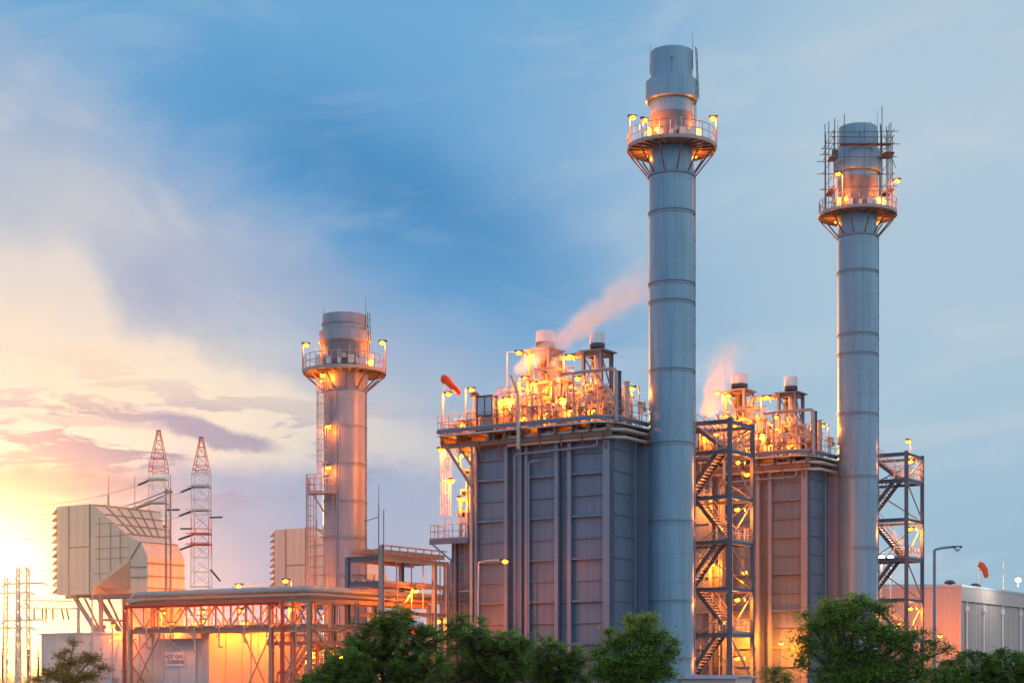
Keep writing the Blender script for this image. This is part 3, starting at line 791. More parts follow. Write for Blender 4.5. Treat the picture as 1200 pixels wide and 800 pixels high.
for i in range(9):
    x = rp.uniform(-12,-1.2); y = rp.uniform(.6,6); h = rp.uniform(2.2,4.4)
    m = MB(); m.tube((x,y,D),(x,y,D+h),.05,6); m.lathe(x,y,[(.05,D+h-.5),(.16,D+h-.45),(.16,D+h-.1),(.05,D+h)],10); m.cbox((x,y,D+h*.55),.3,.25,.4); m.tube((x,y,D),(x,y,D+.05),.16,8)
    us(m, 'transmitter_stand', M['box'], 'slim instrument stand among the pipes on the deck of @', 'instrument', (x,y,D), 'instrument stands on the boiler decks')
for i, (x, y, r, h, lb) in enumerate(((-13.6,1.6,.42,1.5,'short upright vessel at the far left of the deck of @'),(-11.0,2.6,.36,2.4,'slim upright vessel beside the small raised platform of @'),(-8.0,.9,.5,1.7,'stout upright vessel behind the bent vent pipe of @'),(-5.0,1.0,.45,2.1,'upright vessel below the big silencer of @'),(-3.4,1.8,.4,2.6,'tall upright vessel left of the slim silencer of @'),(-1.6,4.6,.5,2.0,'stout upright vessel behind the slim silencer of @'))):
    t = ut('blowdown_vessel', lb, 'vessel', (x,y,D), 'upright vessels on the boiler decks')
    m = MB(); m.lathe(x,y,[(r*.3,D+.3),(r,D+.5),(r,D+h),(r*.75,D+h+r*.45),(.03,D+h+r*.6)],18); m.ring(x,y,r-.01,r+.05,D+h*.5,D+h*.5+.08,18); part(m,'shell',M['pipe'],t)
    for k in range(3):
        g = 2*math.pi*k/3; m = MB(); m.bar((x+r*.85*math.cos(g),y+r*.85*math.sin(g),D),(x+r*.85*math.cos(g),y+r*.85*math.sin(g),D+.65),.1); part(m,'leg',M['warm'],t)
    m = MB(); m.bent([(x,y,D+h+r*.5),(x,y,D+h+r+.5),(x+.9,y,D+h+r+.5),(x+.9,y,D+.1)],.08,8,2.5); part(m,'outlet_pipe',M['pipe2'],t)
# raised platforms
def upper_platform(label, x0, y0, x1, y1, z):
    t = ut('access_platform', label, 'platform', ((x0+x1)/2,(y0+y1)/2,D))
    m = MB(); m.box(x0,y0,z-.1,x1,y1,z); m.bar((x0,y0,z-.2),(x1,y0,z-.2),.1,.3); m.bar((x0,y1,z-.2),(x1,y1,z-.2),.1,.3); part(m, 'grating', M['warm'], t)
    for x, y in ((x0+.1,y0+.1),(x1-.1,y0+.1),(x1-.1,y1-.1),(x0+.1,y1-.1)):
        m = MB(); m.bar((x,y,D),(x,y,z-.1),.14); part(m, 'leg', M['warm'], t)
    m = MB(); m.rail([(x0,y1,z),(x0,y0,z),(x1,y0,z),(x1,y1,z),(x0,y1,z)], 1.2, .8); part(m, 'railing', M['warm'], t)
    m = MB(); m.ladder((x0+.5,y0-.12,D),(x0+.5,y0-.12,z+1.0),(1,0,0)); part(m, 'ladder', M['warm'], t)
a = U.at(581, 463, 1.0)
upper_platform('small railed platform raised above the pipes near the left end of @', a[0], 1.0, a[0]+2.0, 2.6, D+2.7)
upper_platform('long railed platform raised behind the vent pipe on @', -9.5, 4.6, -5.4, 6.0, D+3.3)
upper_platform('narrow railed platform beside the slim silencer of @', -4.6, 5.4, -2.0, 6.8, D+2.6)
upper_platform('low railed walkway behind the valves in the middle of @', -11.8, 1.9, -7.0, 2.7, D+1.5)
upper_platform('low railed walkway in front of the slim silencer of @', -6.4, 1.4, -1.8, 2.2, D+1.7)
upper_platform('highest railed platform, beside the big silencer of @', -8.8, 3.9, -6.6, 5.2, D+4.6)
for x, y, z, lb in ((-12.6,.4,1.3,'added low fill lamp beside the glazed shelter of @'),(-9.0,.9,1.2,'added low fill lamp behind the bent vent pipe of @'),(-6.6,.6,1.3,'added low fill lamp right of the bent vent pipe of @'),(-4.3,.7,1.4,'added low fill lamp below the thick steam pipe of @'),(-2.2,.7,1.2,'added low fill lamp beside the corner frame of @'),(-15.0,.6,1.2,'added low fill lamp at the left end of the deck of @'),(-8.0,3.0,3.9,'added fill lamp under the highest platform of @')):
    ulamp(lb, (x,y,D), z, (.2,-.2), 75, .13)  # extra lamps with small lenses, added to spread orange light across the deck
for x, lb in ((-11.5,'leftmost'),(-7.2,'second from the left'),(-3.2,'third from the left'),(-14.6,'outermost')):  # unseen lamps put in to light the space under the deck orange
    uwall('small added lamp hidden under the deck of @, '+lb, (x,1.6,ZD-.35), (0,-1), 45)
# pipe frame (portal) in the middle
t = ut('pipe_portal', 'tall steel portal carrying pipes left of the big silencer on @', 'frame', (-7.4,2.4,D))
for x in (-8.4,-6.6):
    for y in (2.0,3.8):
        m = MB(); m.ibeam((x,y,D),(x,y,D+5.4),.2,.24); part(m, 'frame_leg', M['warm'], t)
for z in (D+2.8, D+4.2, D+5.3):
    m = MB()
    for y in (2.0,3.8): m.ibeam((-8.6,y,z),(-6.4,y,z),.16,.2)
    for x in (-8.4,-6.6): m.ibeam((x,2.0,z),(x,3.8,z),.16,.2)
    part(m, 'cross_beam', M['warm'], t)
for z0, z1, s in ((2.9,4.1,1),(.3,2.7,-1)):
    m = MB(); m.bar((-7.5-.9*s,2.0,D+z0),(-7.5+.9*s,2.0,D+z1),.08); part(m, 'brace', M['warm'], t)
# lamps of the deck:  px, py of the lens in the photograph, local depth
for px, py, yl, arm, wt, lb in ((522,462,-.9,(.35,0),150,'lit lamp on the far left corner post of the deck of @'),
                            (549,457,1.5,(.35,0),150,'lit lamp on a post left of the glazed shelter on @'),
                            (601,413,3.2,(.7,.3),130,'highest left lamp above the pipes on @'),
                            (619,417,4.0,(.35,0),50,'lit lamp just left of the big silencer on @'),
                            (664,418,2.4,(.35,0),160,'lit lamp on the thick steam pipe of @'),
                            (681,443,1.2,(-.35,0),150,'lit lamp in front of the slim silencer frame of @'),
                            (612,444,1.6,(.35,0),200,'lit lamp low behind the bent vent pipe of @'),
                            (622,450,1.0,(.35,0),200,'lit lamp low right of the bent vent pipe of @'),
                            (590,468,.6,(.35,0),200,'lit lamp under the small raised platform of @'),
                            (655,468,.5,(.35,0),200,'lit lamp low among valves in the middle of @'),
                            (745,455,4.6,(-.35,0),120,'lit lamp on a post at the right railing of @')):
    q = U.at(px, py, yl)
    ulamp(lb, (q[0]-arm[0]*.9, yl, D), q[2]-D+.14, arm, wt*1.6)

# ---- copy the whole unit for the second boiler
far_objs = []
for o, lb in UNIT:
    c = copy_tree(o, None, SHIFT)
    if '%s' in lb: 
        o['label'] = lb % 'whole front in view beside the tallest chimney'
        c['label'] = lb % 'partly hidden behind the stair tower'
    else:
        c['label'] = lb.replace('@', FAR)
    far_objs.append(c)

# steam plumes
def plume(label, p0, p1, r0, r1, dens, seed):
    p0, p1 = Vector(p0), Vector(p1); L = (p1-p0).length
    m = MB(); m.lathe(0, 0, [(r0*.5,0),(r0,.25),(r0+(r1-r0)*.35,L*.35),(r0+(r1-r0)*.7,L*.7),(r1,L*.95),(r1*.6,L)], 24)
    mt, nt = newmat('steam_'+str(seed))
    tc = nt.n('ShaderNodeTexCoord').outputs['Object']
    sp = nt.n('ShaderNodeSeparateXYZ'); nt.t.links.new(tc, sp.inputs[0])
    wob = nt.noise(tc, .55, 4, .55, .3); wob2 = nt.noise(nt.xyz(nt.m('MULTIPLY', sp.outputs[0], .8), nt.m('MULTIPLY', sp.outputs[1], .8), nt.m('MULTIPLY', sp.outputs[2], .28)), .9, 4, .6, .8)
    u = nt.m('DIVIDE', sp.outputs[2], L)
    rad = nt.m('ADD', r0*.9, nt.m('MULTIPLY', u, (r1-r0)*.9))
    d = nt.m('DIVIDE', nt.m('SQRT', nt.m('ADD', nt.m('MULTIPLY', sp.outputs[0], sp.outputs[0]), nt.m('MULTIPLY', sp.outputs[1], sp.outputs[1]))), rad)
    d = nt.m('ADD', d, nt.m('MULTIPLY', nt.m('SUBTRACT', wob, .5), 1.2))
    fall = nt.m('SUBTRACT', 1.0, nt.smooth(d, .15, .95))
    fade = nt.m('MULTIPLY', nt.m('POWER', nt.m('SUBTRACT', 1.0, u, clamp=True), .95), nt.smooth(u, .0, .05))
    k = nt.m('MULTIPLY', nt.m('MULTIPLY', fall, fade), nt.m('MULTIPLY', nt.m('ADD', .25, nt.smooth(wob2, .3, .7)), dens))
    v = nt.n('ShaderNodeVolumePrincipled'); v.inputs['Color'].default_value = (.95,.95,.95,1); v.inputs['Anisotropy'].default_value = 0
    nt.inp(v.inputs['Density'], k)
    finish(nt, v.outputs[0], True)
    o = solid(m, 'steam_plume', mt, label, 'steam')
    o.location = p0
    o.rotation_mode = 'QUATERNION'; o.rotation_quaternion = (p1-p0).to_track_quat('Z', 'Y')
    return o
a = U.at(601, 437, 2.0); a = U.w(*a); b = P(775, 316, a.y+4)
plume('pink white steam plume drifting from the near boiler towards the tallest chimney', a, b, .6, 3.0, 1.5, 1)
a = P(828, 488, 163.5); b = P(858, 398, 165)
plume('short upright steam plume rising from the far boiler', a, b, 1.1, 2.5, 1.35, 2)

# windsock on the near boiler
p = U.at(519, 500, -.6); t = thing('windsock', 'orange windsock drooping from a pole on the near boiler corner', 'windsock', (p[0],-.6,D), U)
q = U.at(520, 444, -.6)
m = MB(); m.tube((p[0],-.6,D),(q[0],-.6,q[2]+.1),.04,6); part(m, 'pole', M['grate'], t)
e = U.at(538, 461, -.9)
m = MB()
n = 14; pts = []; rad = []
for i in range(n+1):
    u = i/n
    pts.append((q[0]+(e[0]-q[0])*u, -.6-.3*u, q[2]+(e[2]-q[2])*(u**1.25)+.05*math.sin(u*9))); rad.append((.38-.17*u)*(1+.07*math.sin(i*2.6)))
m.path(pts, .3, 12, rad); part(m, 'sleeve', M['sock'], t)

# ------------------------------------------------------------------ stair towers
def stair_tower(label, shift, lamps, lampw):
    T = Frame(18.05+shift[0], 141.5+shift[1], 33)   # origin: near right post; x to the left is negative
    t = thing('stair_tower', label, 'stair tower', (0,0,0), T)
    L, W = 5.6, 4.4
    top = 23.2
    rights, lefts = [5.5, 13.2, 20.7], [1.5, 9.3, 16.95]
    for x, y in ((0,0),(0,W),(-L,0),(-L,W)):
        m = MB(); m.ibeam((x,y,0),(x,y,top+.1), .29, .31); part(m, 'post', M['steel'], t)
    allz = sorted(rights+lefts+[top])
    for z in allz:
        for y in (0,W):
            m = MB(); m.ibeam((-L+.1,y,z-.2),(-.1,y,z-.2), .18, .36 if y == 0 else .26); part(m, 'beam', M['steel'], t)
        for x in (0,-L):
            m = MB(); m.ibeam((x,.1,z-.2),(x,W-.1,z-.2), .2, .3); part(m, 'beam', M['steel'], t)
    for i in range(len(allz)-1):
        m = MB(); a, b = allz[i], allz[i+1]
        q = .0
        if i % 2: m.bar((.05,.2,a+.1),(.05,W-.2,b-.5), .1)
        else: m.bar((.05,W-.2,a+.1),(.05,.2,b-.5), .1)
        part(m, 'brace', M['warm'], t)
        m = MB(); m.bar((-L+.2,W+.05,a) if i%2 else (-.2,W+.05,a),(-.2,W+.05,b-.3) if i%2 else (-L+.2,W+.05,b-.3), .1)
        part(m, 'brace', M['steel'], t)
    lw = 1.25
    for z in rights:
        m = MB(); m.box(-lw,.1,z-.06,-.1,W-.1,z+.02); m.bar((-.12,.1,z-.1),(-.12,W-.1,z-.1),.05,.26)
        p = part(m, 'landing', M['grate'], t)
        m = MB(); m.rail([(-lw,.05,z),(-.05,.05,z),(-.05,W-.05,z),(-lw,W-.05,z)], 1.15, .7); part(m, 'railing', M['warm'], p)
    for z in lefts+[top]:
        m = MB(); m.box(-L+.1,.1,z-.06,-L+lw,W-.1,z+.02); p = part(m, 'landing', M['grate'], t)
        m = MB(); m.rail([(-L+lw,.05,z),(-L+.05,.05,z),(-L+.05,W-.05,z)], 1.15, .7); part(m, 'railing', M['warm'], p)
    seq = []
    for i in range(3): seq += [(-L+lw, lefts[i], -lw, rights[i]), (-lw, rights[i], -L+lw, (lefts+[top])[i+1])]
    for k, (xa, za, xb, zb) in enumerate(seq):
        y0, y1 = (.25, 1.75) if k % 2 == 0 else (2.5, 4.0)
        m = MB()
        for y in (y0, y1): m.bar((xa,y,za-.1),(xb,y,zb-.1), .07, .34)
        f = part(m, 'stair_flight', M['steel'], t)
        m = MB(); n = 15
        for i in range(1, n):
            u = i/n; x = xa+(xb-xa)*u; z = za+(zb-za)*u
            m.box(x-.14,y0+.03,z-.02,x+.14,y1-.03,z+.025)
        part(m, 'treads', M['grate'], f)
        m = MB()
        for y in (y0, y1):
            for h in (1.1,.6): m.tube((xa,y,za+h),(xb,y,zb+h),.032,5)
            for i in range(5):
                u = i/4; m.tube((xa+(xb-xa)*u,y,za+(zb-za)*u),(xa+(xb-xa)*u,y,za+(zb-za)*u+1.1),.03,5)
        part(m, 'railing', M['warm'], f)
    for z, w, lb in lamps:
        q = wall_lamp(lb, (-.12, W-1.15, z), (-.6,-1), w, T)
    return T
TW1 = stair_tower('open blue grey steel stair tower right of the tallest chimney', (0,0), [(15.95,300,'lit lamp high inside the stair tower beside the tallest chimney'),(8.35,300,'lit lamp low inside the stair tower beside the tallest chimney'),(19.9,150,'lit lamp near the top of the stair tower beside the tallest chimney'),(3.4,260,'lit lamp near the foot of the stair tower beside the tallest chimney')], 0)
for i, (x, z, lb) in enumerate(((-1.0,19.2,'highest lamp on the back of the stair tower beside the tallest chimney'),(-3.2,14.6,'second highest added lamp on the back of the stair tower beside the tallest chimney'),(-1.2,10.8,'third added lamp down on the back of the stair tower beside the tallest chimney'),(-3.2,6.6,'lowest added lamp on the back of the stair tower beside the tallest chimney'))):
    wall_lamp(lb, (x, 4.62, z), (0,1), 300, TW1)  # lamps out of view, added to spread orange over the far boiler wall
TW2 = stair_tower('open blue grey steel stair tower right of the scaffolded chimney', (19.5,21), [(16.1,420,'lit lamp in the middle of the stair tower beside the scaffolded chimney'),(8.4,420,'lit lamp low in the stair tower beside the scaffolded chimney'),(22.6,130,'lit lamp inside the top of the stair tower beside the scaffolded chimney')], 0)
post_lamp('lit lamp on a post above the right stair tower roof', tuple(TW2.w(-.3,2.0,0).to_tuple()[:2])+(22.75,), 1.75, (-.2,-.3), 50)
# lamps low behind the first stair tower, lighting the foot of the far boiler
TF = Frame(U.cx+SHIFT[0], U.cy+SHIFT[1], 33)
for x, z, w, lb in ((-9.5,12.5,420,'added lamp halfway up the wall of the far boiler behind the stair tower'),(-10.5,18.5,420,'added lamp high on the wall of the far boiler behind the stair tower')):
    wall_lamp(lb, (x,-.45,z), (0,-1), w, TF)  # extra wall lamps put in for a more even orange on the boiler
for x, y, z, w, lb in ((-6.4,-2.6,5.8,620,'lit lamp on a post behind the stair tower at the foot of the far boiler'),(-1.6,-2.8,5.0,620,'lit lamp on a post behind the bushy tree at the foot of the far boiler')):
    q = TF.w(x,y,0); post_lamp(lb, (q.x,q.y,0), z, (.1,.3), w)
# ------------------------------------------------------------------ filter houses
def filter_house(px, Y, label):
    F = Frame((px-600)*Y/2000, Y, 33)
    A = Frame((67-600)*150/2000, 150, 33)    # shape measured once
    g = lambda a, b: (A.at(a, b, 0)[0], A.at(a, b, 0)[2])
    t = thing('filter_house', label, 'air intake', (0,0,0), F)
    D_ = 8.2
    a, b, c, d, e = (0.0, g(67,592)[1]), g(108,590), g(150,627), g(165,635), g(173,651)
    a = (0.0, b[1]); f = (e[0], g(173,697)[1]); h = (g(105,697)[0], g(72,697)[1]); i = (0.0, h[1])
    gg = (g(153,697)[0], h[1]); f = (e[0], h[1]); P2 = g(153,656); P1 = g(113,686)
    out = [a,b,c,d,e,f,gg,P2,P1,h,i]
    m = MB()
    n = len(out)
    m.add([(x,0,z) for x,z in out], [tuple(range(n))])
    pin = 2.4
    m.add([(P1[0],0,P1[1]),(P2[0],0,P2[1]),(gg[0],pin,gg[1]),(h[0],pin,h[1])], [(0,1,2,3)])
    m.add([(P2[0],0,P2[1]),(gg[0],0,gg[1]),(gg[0],pin,gg[1])], [(0,1,2)])
    m.add([(P1[0],0,P1[1]),(h[0],0,h[1]),(h[0],pin,h[1])], [(2,1,0)])
    DB = {a:D_, b:D_, c:4.4, d:4.4, e:4.4, f:4.4, gg:4.4, h:D_, i:D_}
    B = lambda q: (q[0], DB[q], q[1])
    Fq = lambda q: (q[0], 0, q[1])
    m.add([B(q) for q in (i,a,b,h)], [(0,1,2,3)])
    m.add([B(q) for q in (h,b,c)], [(0,1,2)]); m.add([B(q) for q in (h,c,gg)], [(0,1,2)])
    m.add([B(q) for q in (c,d,e,f,gg)], [(0,1,2,3,4)])
    for p, q in ((a,b),(b,c),(c,d),(d,e),(e,f),(i,a),(f,gg)):
        m.add([Fq(p),B(p),B(q),Fq(q)], [(0,1,2,3)])
    m.add([Fq(i),Fq(h),B(h),B(i)], [(0,1,2,3)])
    m.add([(h[0],pin,h[1]),(gg[0],pin,gg[1]),B(gg),B(h)], [(0,1,2,3)])
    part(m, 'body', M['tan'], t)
    # lower drop of the duct down to the enclosure
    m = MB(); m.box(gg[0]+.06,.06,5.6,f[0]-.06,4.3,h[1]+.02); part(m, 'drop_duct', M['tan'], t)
    m = MB()
    for px_, y0, y1 in ((81,593,697),(105.5,592,697)):
        x = g(px_, y0)[0]; m.box(x-.05,-.09,i[1]+.02,x+.05,.02,a[1]-.03)
    x0, x1 = g(81,640)[0], g(105,640)[0]; z = g(90,641)[1]; m.box(x0,-.07,z-.05,x1,.02,z+.05)
    for yy, pxa, pxb in ((614,112,134),(629,112,148),(643,112,150),(655,112,150),(672,110,128)):
        m.box(g(pxa,yy)[0],-.06,g(pxa,yy)[1]-.03,g(pxb,yy)[0],.02,g(pxa,yy)[1]+.03)
    for px_, ya, yb in ((117,606,680),(130,612,670),(141,622,660)):
        q = g(px_,ya); m.box(q[0]-.03,-.05,g(px_,yb)[1],q[0]+.03,.02,q[1])
    for p, q in ((d,g(153,655)),(g(153,664),g(172,664)),(g(153,676),g(172,676))):
        m.bar((p[0],-.03,p[1]),(q[0],-.03,q[1]),.1,.1)
    part(m, 'ribs', M['tanrib'], t)
    m = MB()
    nrm = Vector((c[1]-b[1], 0, -(c[0]-b[0]))).normalized(); nrm = -nrm if nrm.z < 0 else nrm
    for j in range(1,6):
        m.bar((b[0]+nrm.x*.05,D_*j/6,b[1]+nrm.z*.05),(c[0]+nrm.x*.05,4.4*j/6,c[1]+nrm.z*.05),.1,.12)
    for u in (.05,.36,.68,.97):
        x = b[0]+(c[0]-b[0])*u+nrm.x*.05; z = b[1]+(c[1]-b[1])*u+nrm.z*.05; m.bar((x,0,z),(x,D_+(4.4-D_)*u,z),.1,.12)
    for u in (.12,.45,.8):
        z = f[1]+(e[1]-f[1])*u; m.bar((e[0]+.04,0,z),(e[0]+.04,4.4,z),.1,.12)
    m.bar((e[0]+.04,2.2,f[1]),(e[0]+.04,2.2,e[1]-.1),.1,.1)
    m.bar((d[0]+.03,0,d[1]+.03),(d[0]+.03,4.4,d[1]+.03),.1,.1)
    part(m, 'ribs', M['tanrib'], t)
    nh = 12
    for j in range(nh):
        z = i[1]+.1+(a[1]-i[1]-.2)*j/nh; s = (a[1]-i[1]-.2)/nh
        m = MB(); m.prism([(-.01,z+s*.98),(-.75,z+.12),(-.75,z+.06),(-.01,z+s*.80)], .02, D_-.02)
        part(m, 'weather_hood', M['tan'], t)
    zr = 5.55
    for x in (2.2, 4.6):
        for y in (.8, 3.6):
            m = MB(); m.ibeam((x if x > 3 else x+2.0,y,zr),(x if x > 3 else 1.2,y,i[1]+.02),.28,.3,(0,1,0)); part(m, 'leg', M['warm'], t)
    m = MB()
    for y in (.8, 3.6):
        m.ibeam((.2,y,i[1]-.14),(gg[0],y,i[1]-.14),.22,.28); m.bar((4.6,y,zr+.1),(2.6,y,i[1]-.3),.14)
    m.ibeam((4.6,.8,zr+1.2),(4.6,3.6,zr+1.2),.16,.2)
    part(m, 'support_beam', M['warm'], t)
    m = MB(); q = g(87,560); x = g(87,592)[0]
    m.tube((x,4,a[1]),(x,4,a[1]+3.0),.06,6,.02); m.tube((x,4,a[1]),(x,4,a[1]+1.2),.11,6); m.cbox((x,4,a[1]+.05),.7,.5,.1)
    part(m, 'lightning_rod', M['tanrib'], t)
    return F, t
FA, FHA = filter_house(67, 150, 'large tan air filter house with louvred side and sloping duct beside the low sun')
FB, FHB = filter_house(322, 174, 'tan air filter house half hidden behind the short chimney ladder')
wall_lamp('lit lamp on the drop duct of the large tan filter house', FA.at(185,668,-.0)[:0] or (FA.atx(188,668,7.62)[0]+.0, FA.atx(188,668,7.62)[1], FA.atx(188,668,7.62)[2]), (1,-.4), 260, FA)

# ------------------------------------------------------------------ enclosure below
E = Frame((245-600)*140/2000, 140, 33)
t = thing('turbine_enclosure', 'long pale turbine enclosure with a yellow lit end wall below the pipe rack', 'building', (0,0,0), E)
ze = 5.5
m = MB(); m.box(-20,0,0,0,12,ze); part(m, 'wall', M['cream'], t)
m = MB(); m.box(-20.2,-.2,ze,.2,12.2,ze+.16); part(m, 'roof', M['roof'], t)
m = MB()
for k in range(14): m.box(-19.6+k*1.45,-.05,.1,-19.5+k*1.45,.02,ze-.02)
for z in (1.6,3.4): m.box(-19.9,-.04,z,-.1,.02,z+.06)
part(m, 'ribs', M['cream'], t)
m = MB()
for y in (2,4,6,8,10): m.box(-.02,y,.1,.05,y+.08,ze-.02)
part(m, 'ribs', M['cream'], t)
x0 = E.at(188,760,0)[0]; x1 = E.at(237,760,0)[0]
m = MB(); m.box(x0,-.6,E.at(210,748,0)[2],x1,-.02,E.at(210,739,0)[2]); part(m, 'canopy', M['white'], t)
dx0 = E.at(192,770,0)[0]; dx1 = E.at(230,770,0)[0]; zd = E.at(210,759,0)[2]
m = MB(); m.box(dx0,-.1,0,dx1,-.02,zd); m.box(dx0-.1,-.14,zd,dx1+.1,-.02,zd+.14); d_ = part(m, 'door', M['box'], t)
m = MB(); m.box((dx0+dx1)/2-.02,-.12,0,(dx0+dx1)/2+.02,-.09,zd); part(m, 'door_seam', M['tanrib'], d_)
for k in range(3):
    m = MB(); x = -18+4.2*k; m.lathe(x, 5, [(.5,ze+.1),(.5,ze+.7),(.7,ze+.75),(.5,ze+1.0),(.05,ze+1.05)], 14); part(m, 'roof_vent', M['grate'], t)
# sign
sx0 = E.at(193,770,0)[0]; sx1 = E.at(218,770,0)[0]; sz0 = E.at(205,780,0)[2]; sz1 = E.at(205,764,0)[2]
t = thing('wall_sign', 'white notice board with two lines of dark text on the enclosure doors', 'sign', ((sx0+sx1)/2,-.16,sz0), E)
m = MB(); m.box(sx0,-.17,sz0,sx1,-.13,sz1); part(m, 'board', M['sign'], t)
for s, fz in (('HOT GAS', .56), ('& TURBINE', .16)):
    cu = bpy.data.curves.new('lettering', 'FONT'); cu.body = s; cu.size = .5; cu.align_x = 'CENTER'; cu.extrude = .004
    tmp = bpy.data.objects.new('lettering_curve', cu); COL.objects.link(tmp)
    bpy.context.view_layer.update()
    me = bpy.data.meshes.new_from_object(tmp.evaluated_get(bpy.context.evaluated_depsgraph_get()))
    bpy.data.objects.remove(tmp)
    me.materials.clear(); me.materials.append(M['ink'])
    o = bpy.data.objects.new('lettering', me); link(o, t)
    o.rotation_euler = (R(90), 0, 0); o.location = (0, -.03, (sz1-sz0)*fz)
# low gas module in front of the yellow end, tanks behind the rack
post_lamp('lit lamp on a leaning post above the pipe rack left of the red riser', P(312,690,150)[:2]+(5.0,), P(312,690,150)[2]-5.0+.2, (-2.1,-.2), 240)
post_lamp('small lit lamp on a post in front of the half hidden filter house', P(342,700,146)[:2]+(5.0,), P(342,680,146)[2]-5.0+.1, (-.25,-.1), 120)
q = E.w(2.6,2.2,0); post_lamp('lit lamp on a short post beside the yellow enclosure end wall', (q.x,q.y,0), 6.4, (-.3,.25), 420)
q = E.w(2.4,6.5,0); post_lamp('lit lamp farther along the yellow enclosure end wall', (q.x,q.y,0), 6.3, (-.3,.25), 420)
q = E.w(-3.5,-1.6,0); post_lamp('added lamp facing the enclosure doors beside the notice board', (q.x,q.y,0), 6.3, (.3,.2), 150)  # unseen lamp put here to warm the enclosure front, as is the next
q = E.w(-9.5,-1.6,0); post_lamp('added lamp in front of the left part of the enclosure', (q.x,q.y,0), 6.3, (-.1,.4), 200)
def tank(label, px, Y, r, h, mat='pipe'):
    x = (px-600)*Y/2000
    t = thing('process_tank', label, 'tank', (x,Y,0))
    m = MB(); m.lathe(x,Y,[(r,0),(r,h),(r*.8,h+r*.3),(r*.3,h+r*.45),(.03,h+r*.48)],28); part(m,'shell',M[mat],t)
    m = MB(); m.tube((x,Y,h),(x,Y,h+r),.16,10); m.tube((x,Y,h+r*.9),(x,Y,h+r),.28,10); part(m,'nozzle',M['pipe2'],t)
    m = MB(); m.ladder((x-r-.1,Y-.2,0),(x-r-.1,Y-.2,h+.8),(0,1,0)); part(m,'ladder',M['warm'],t)
tank('wide pale tank behind the posts of the pipe rack', 352, 152, 2.6, 4.6)
tank('slim pale tank at the foot of the short chimney', 383, 144, 1.1, 3.6)

# ------------------------------------------------------------------ pipe rack (corner K, frame along both legs)
K = Frame((365-600)*131/2000, 131, 33)
t = thing('pipe_rack', 'long orange lit steel pipe rack with lattice girder in front of the enclosure', 'pipe rack', (-9,0,0), K)
zt, zl = 7.75, 5.55
xs = [-19.4, -15.2, K.at(318,700,0)[0], K.at(333,740,0)[0]+1.0, -0.2]
Wd = 2.6
for x in (xs[0], xs[2], -0.2):
    for y in (0, Wd):
        m = MB(); m.ibeam((x,y,0),(x,y,zt), .3, .34); part(m, 'post', M['rack'], t)
m = MB()
for y in (0, Wd):
    m.ibeam((xs[0]-.2,y,zt),(0,y,zt), .24, .34); m.ibeam((xs[0]-.2,y,zl),(0,y,zl), .24, .34)
part(m, 'beam', M['rack'], t)
m = MB(); nb = 12; L = -xs[0]-.3
for k in range(nb):
    xa, xb = xs[0]+L*k/nb, xs[0]+L*(k+1)/nb
    for y in (0, Wd):
        m.bar((xa,y,zl+.15),(xa,y,zt-.15),.13)
        if k % 2: m.bar((xa,y,zl+.2),(xb,y,zt-.2),.1)
        else: m.bar((xa,y,zt-.2),(xb,y,zl+.2),.1)
    m.bar((xa,0,zt-.05),(xa,Wd,zt-.05),.14,.2); m.bar((xa,0,zl-.05),(xa,Wd,zl-.05),.14,.2)
part(m, 'lattice', M['rack'], t)
for a, b in ((xs[0], xs[0]+3.4), (xs[2]-3.0, xs[2]), (xs[2], -.2)):
    m = MB(); m.bar((a,0,zl-.2),(b,0,.2),.09); m.bar((b,.05,zl-.2),(a,.05,.2),.09); part(m, 'cross_brace', M['rack'], t)
m = MB(); m.bar((xs[0],0,3),(xs[0],Wd,.2),.1); m.bar((xs[0],Wd,zl),(xs[0],0,3),.1)
part(m, 'cross_brace', M['rack'], t)
t = thing('pipe_rack', 'steel pipe rack leg running back to the near boiler past the short chimney', 'pipe rack', (0,8,0), K)
for y in (5.6, 11.0, 15.4):
    for x in (0, -2.4):
        m = MB(); m.ibeam((x,y,0),(x,y,zt),.28,.32); part(m, 'post', M['flange'], t)
m = MB()
for x in (0, -2.4):
    for z in (zt, zl): m.ibeam((x,.3,z),(x,16,z),.22,.32)
for k in range(8): 
    for z in (zt-.1, zl-.1): m.bar((-2.4,1+2*k,z),(0,1+2*k,z),.14,.2)
part(m, 'beam', M['rack'], t)
for a, b in ((.4,5.6),(5.6,11),(11,15.4)):
    m = MB(); m.bar((.02,a,zl),(.02,b,.3) ,.13); m.bar((-.02,b,zl),(-.02,a,.3),.13); part(m, 'cross_brace', M['rack'], t)
m = MB(); m.bar((0,9.0,4.2),(0,12.2,zt-.2),.16); part(m, 'diagonal_strut', M['rack'], t)
# the pipes lying on the rack
zp = 8.62
m = MB(); m.bent([(xs[0]-.9,.8,zp-1.0),(xs[0]-.3,.8,zp),(-.8,.8,zp),(-.8,18.2,zp)], .28, 14, 1.6)
for k in range(15): m.tube((xs[0]+.8+1.22*k,.8,zp),(xs[0]+.86+1.22*k,.8,zp),.30,14)
for k in range(13): m.tube((-.8,2+1.22*k,zp),(-.8,2.06+1.22*k,zp),.30,14)
solid(m, 'insulated_pipe', M['pipe'], 'thick silver insulated pipe along the top of the pipe rack', 'pipe', (-9,.8,zp), K)
m = MB(); m.bent([(xs[0]-.2,1.7,zp-.1),(-1.7,1.7,zp-.1),(-1.7,18.2,zp-.1)], .22, 12, 2)
solid(m, 'insulated_pipe', M['pipe'], 'thinner silver pipe behind the thick one on the pipe rack', 'pipe', (-9,1.7,zp), K)
xr = K.at(331,700,-.35)[0]; xl = K.at(146,700,-.35)[0]
m = MB(); m.bent([(xl,-.36,0),(xl,-.36,zt-.12),(xr,-.36,zt-.12),(xr,-.36,0)], .17, 12, 2.2)
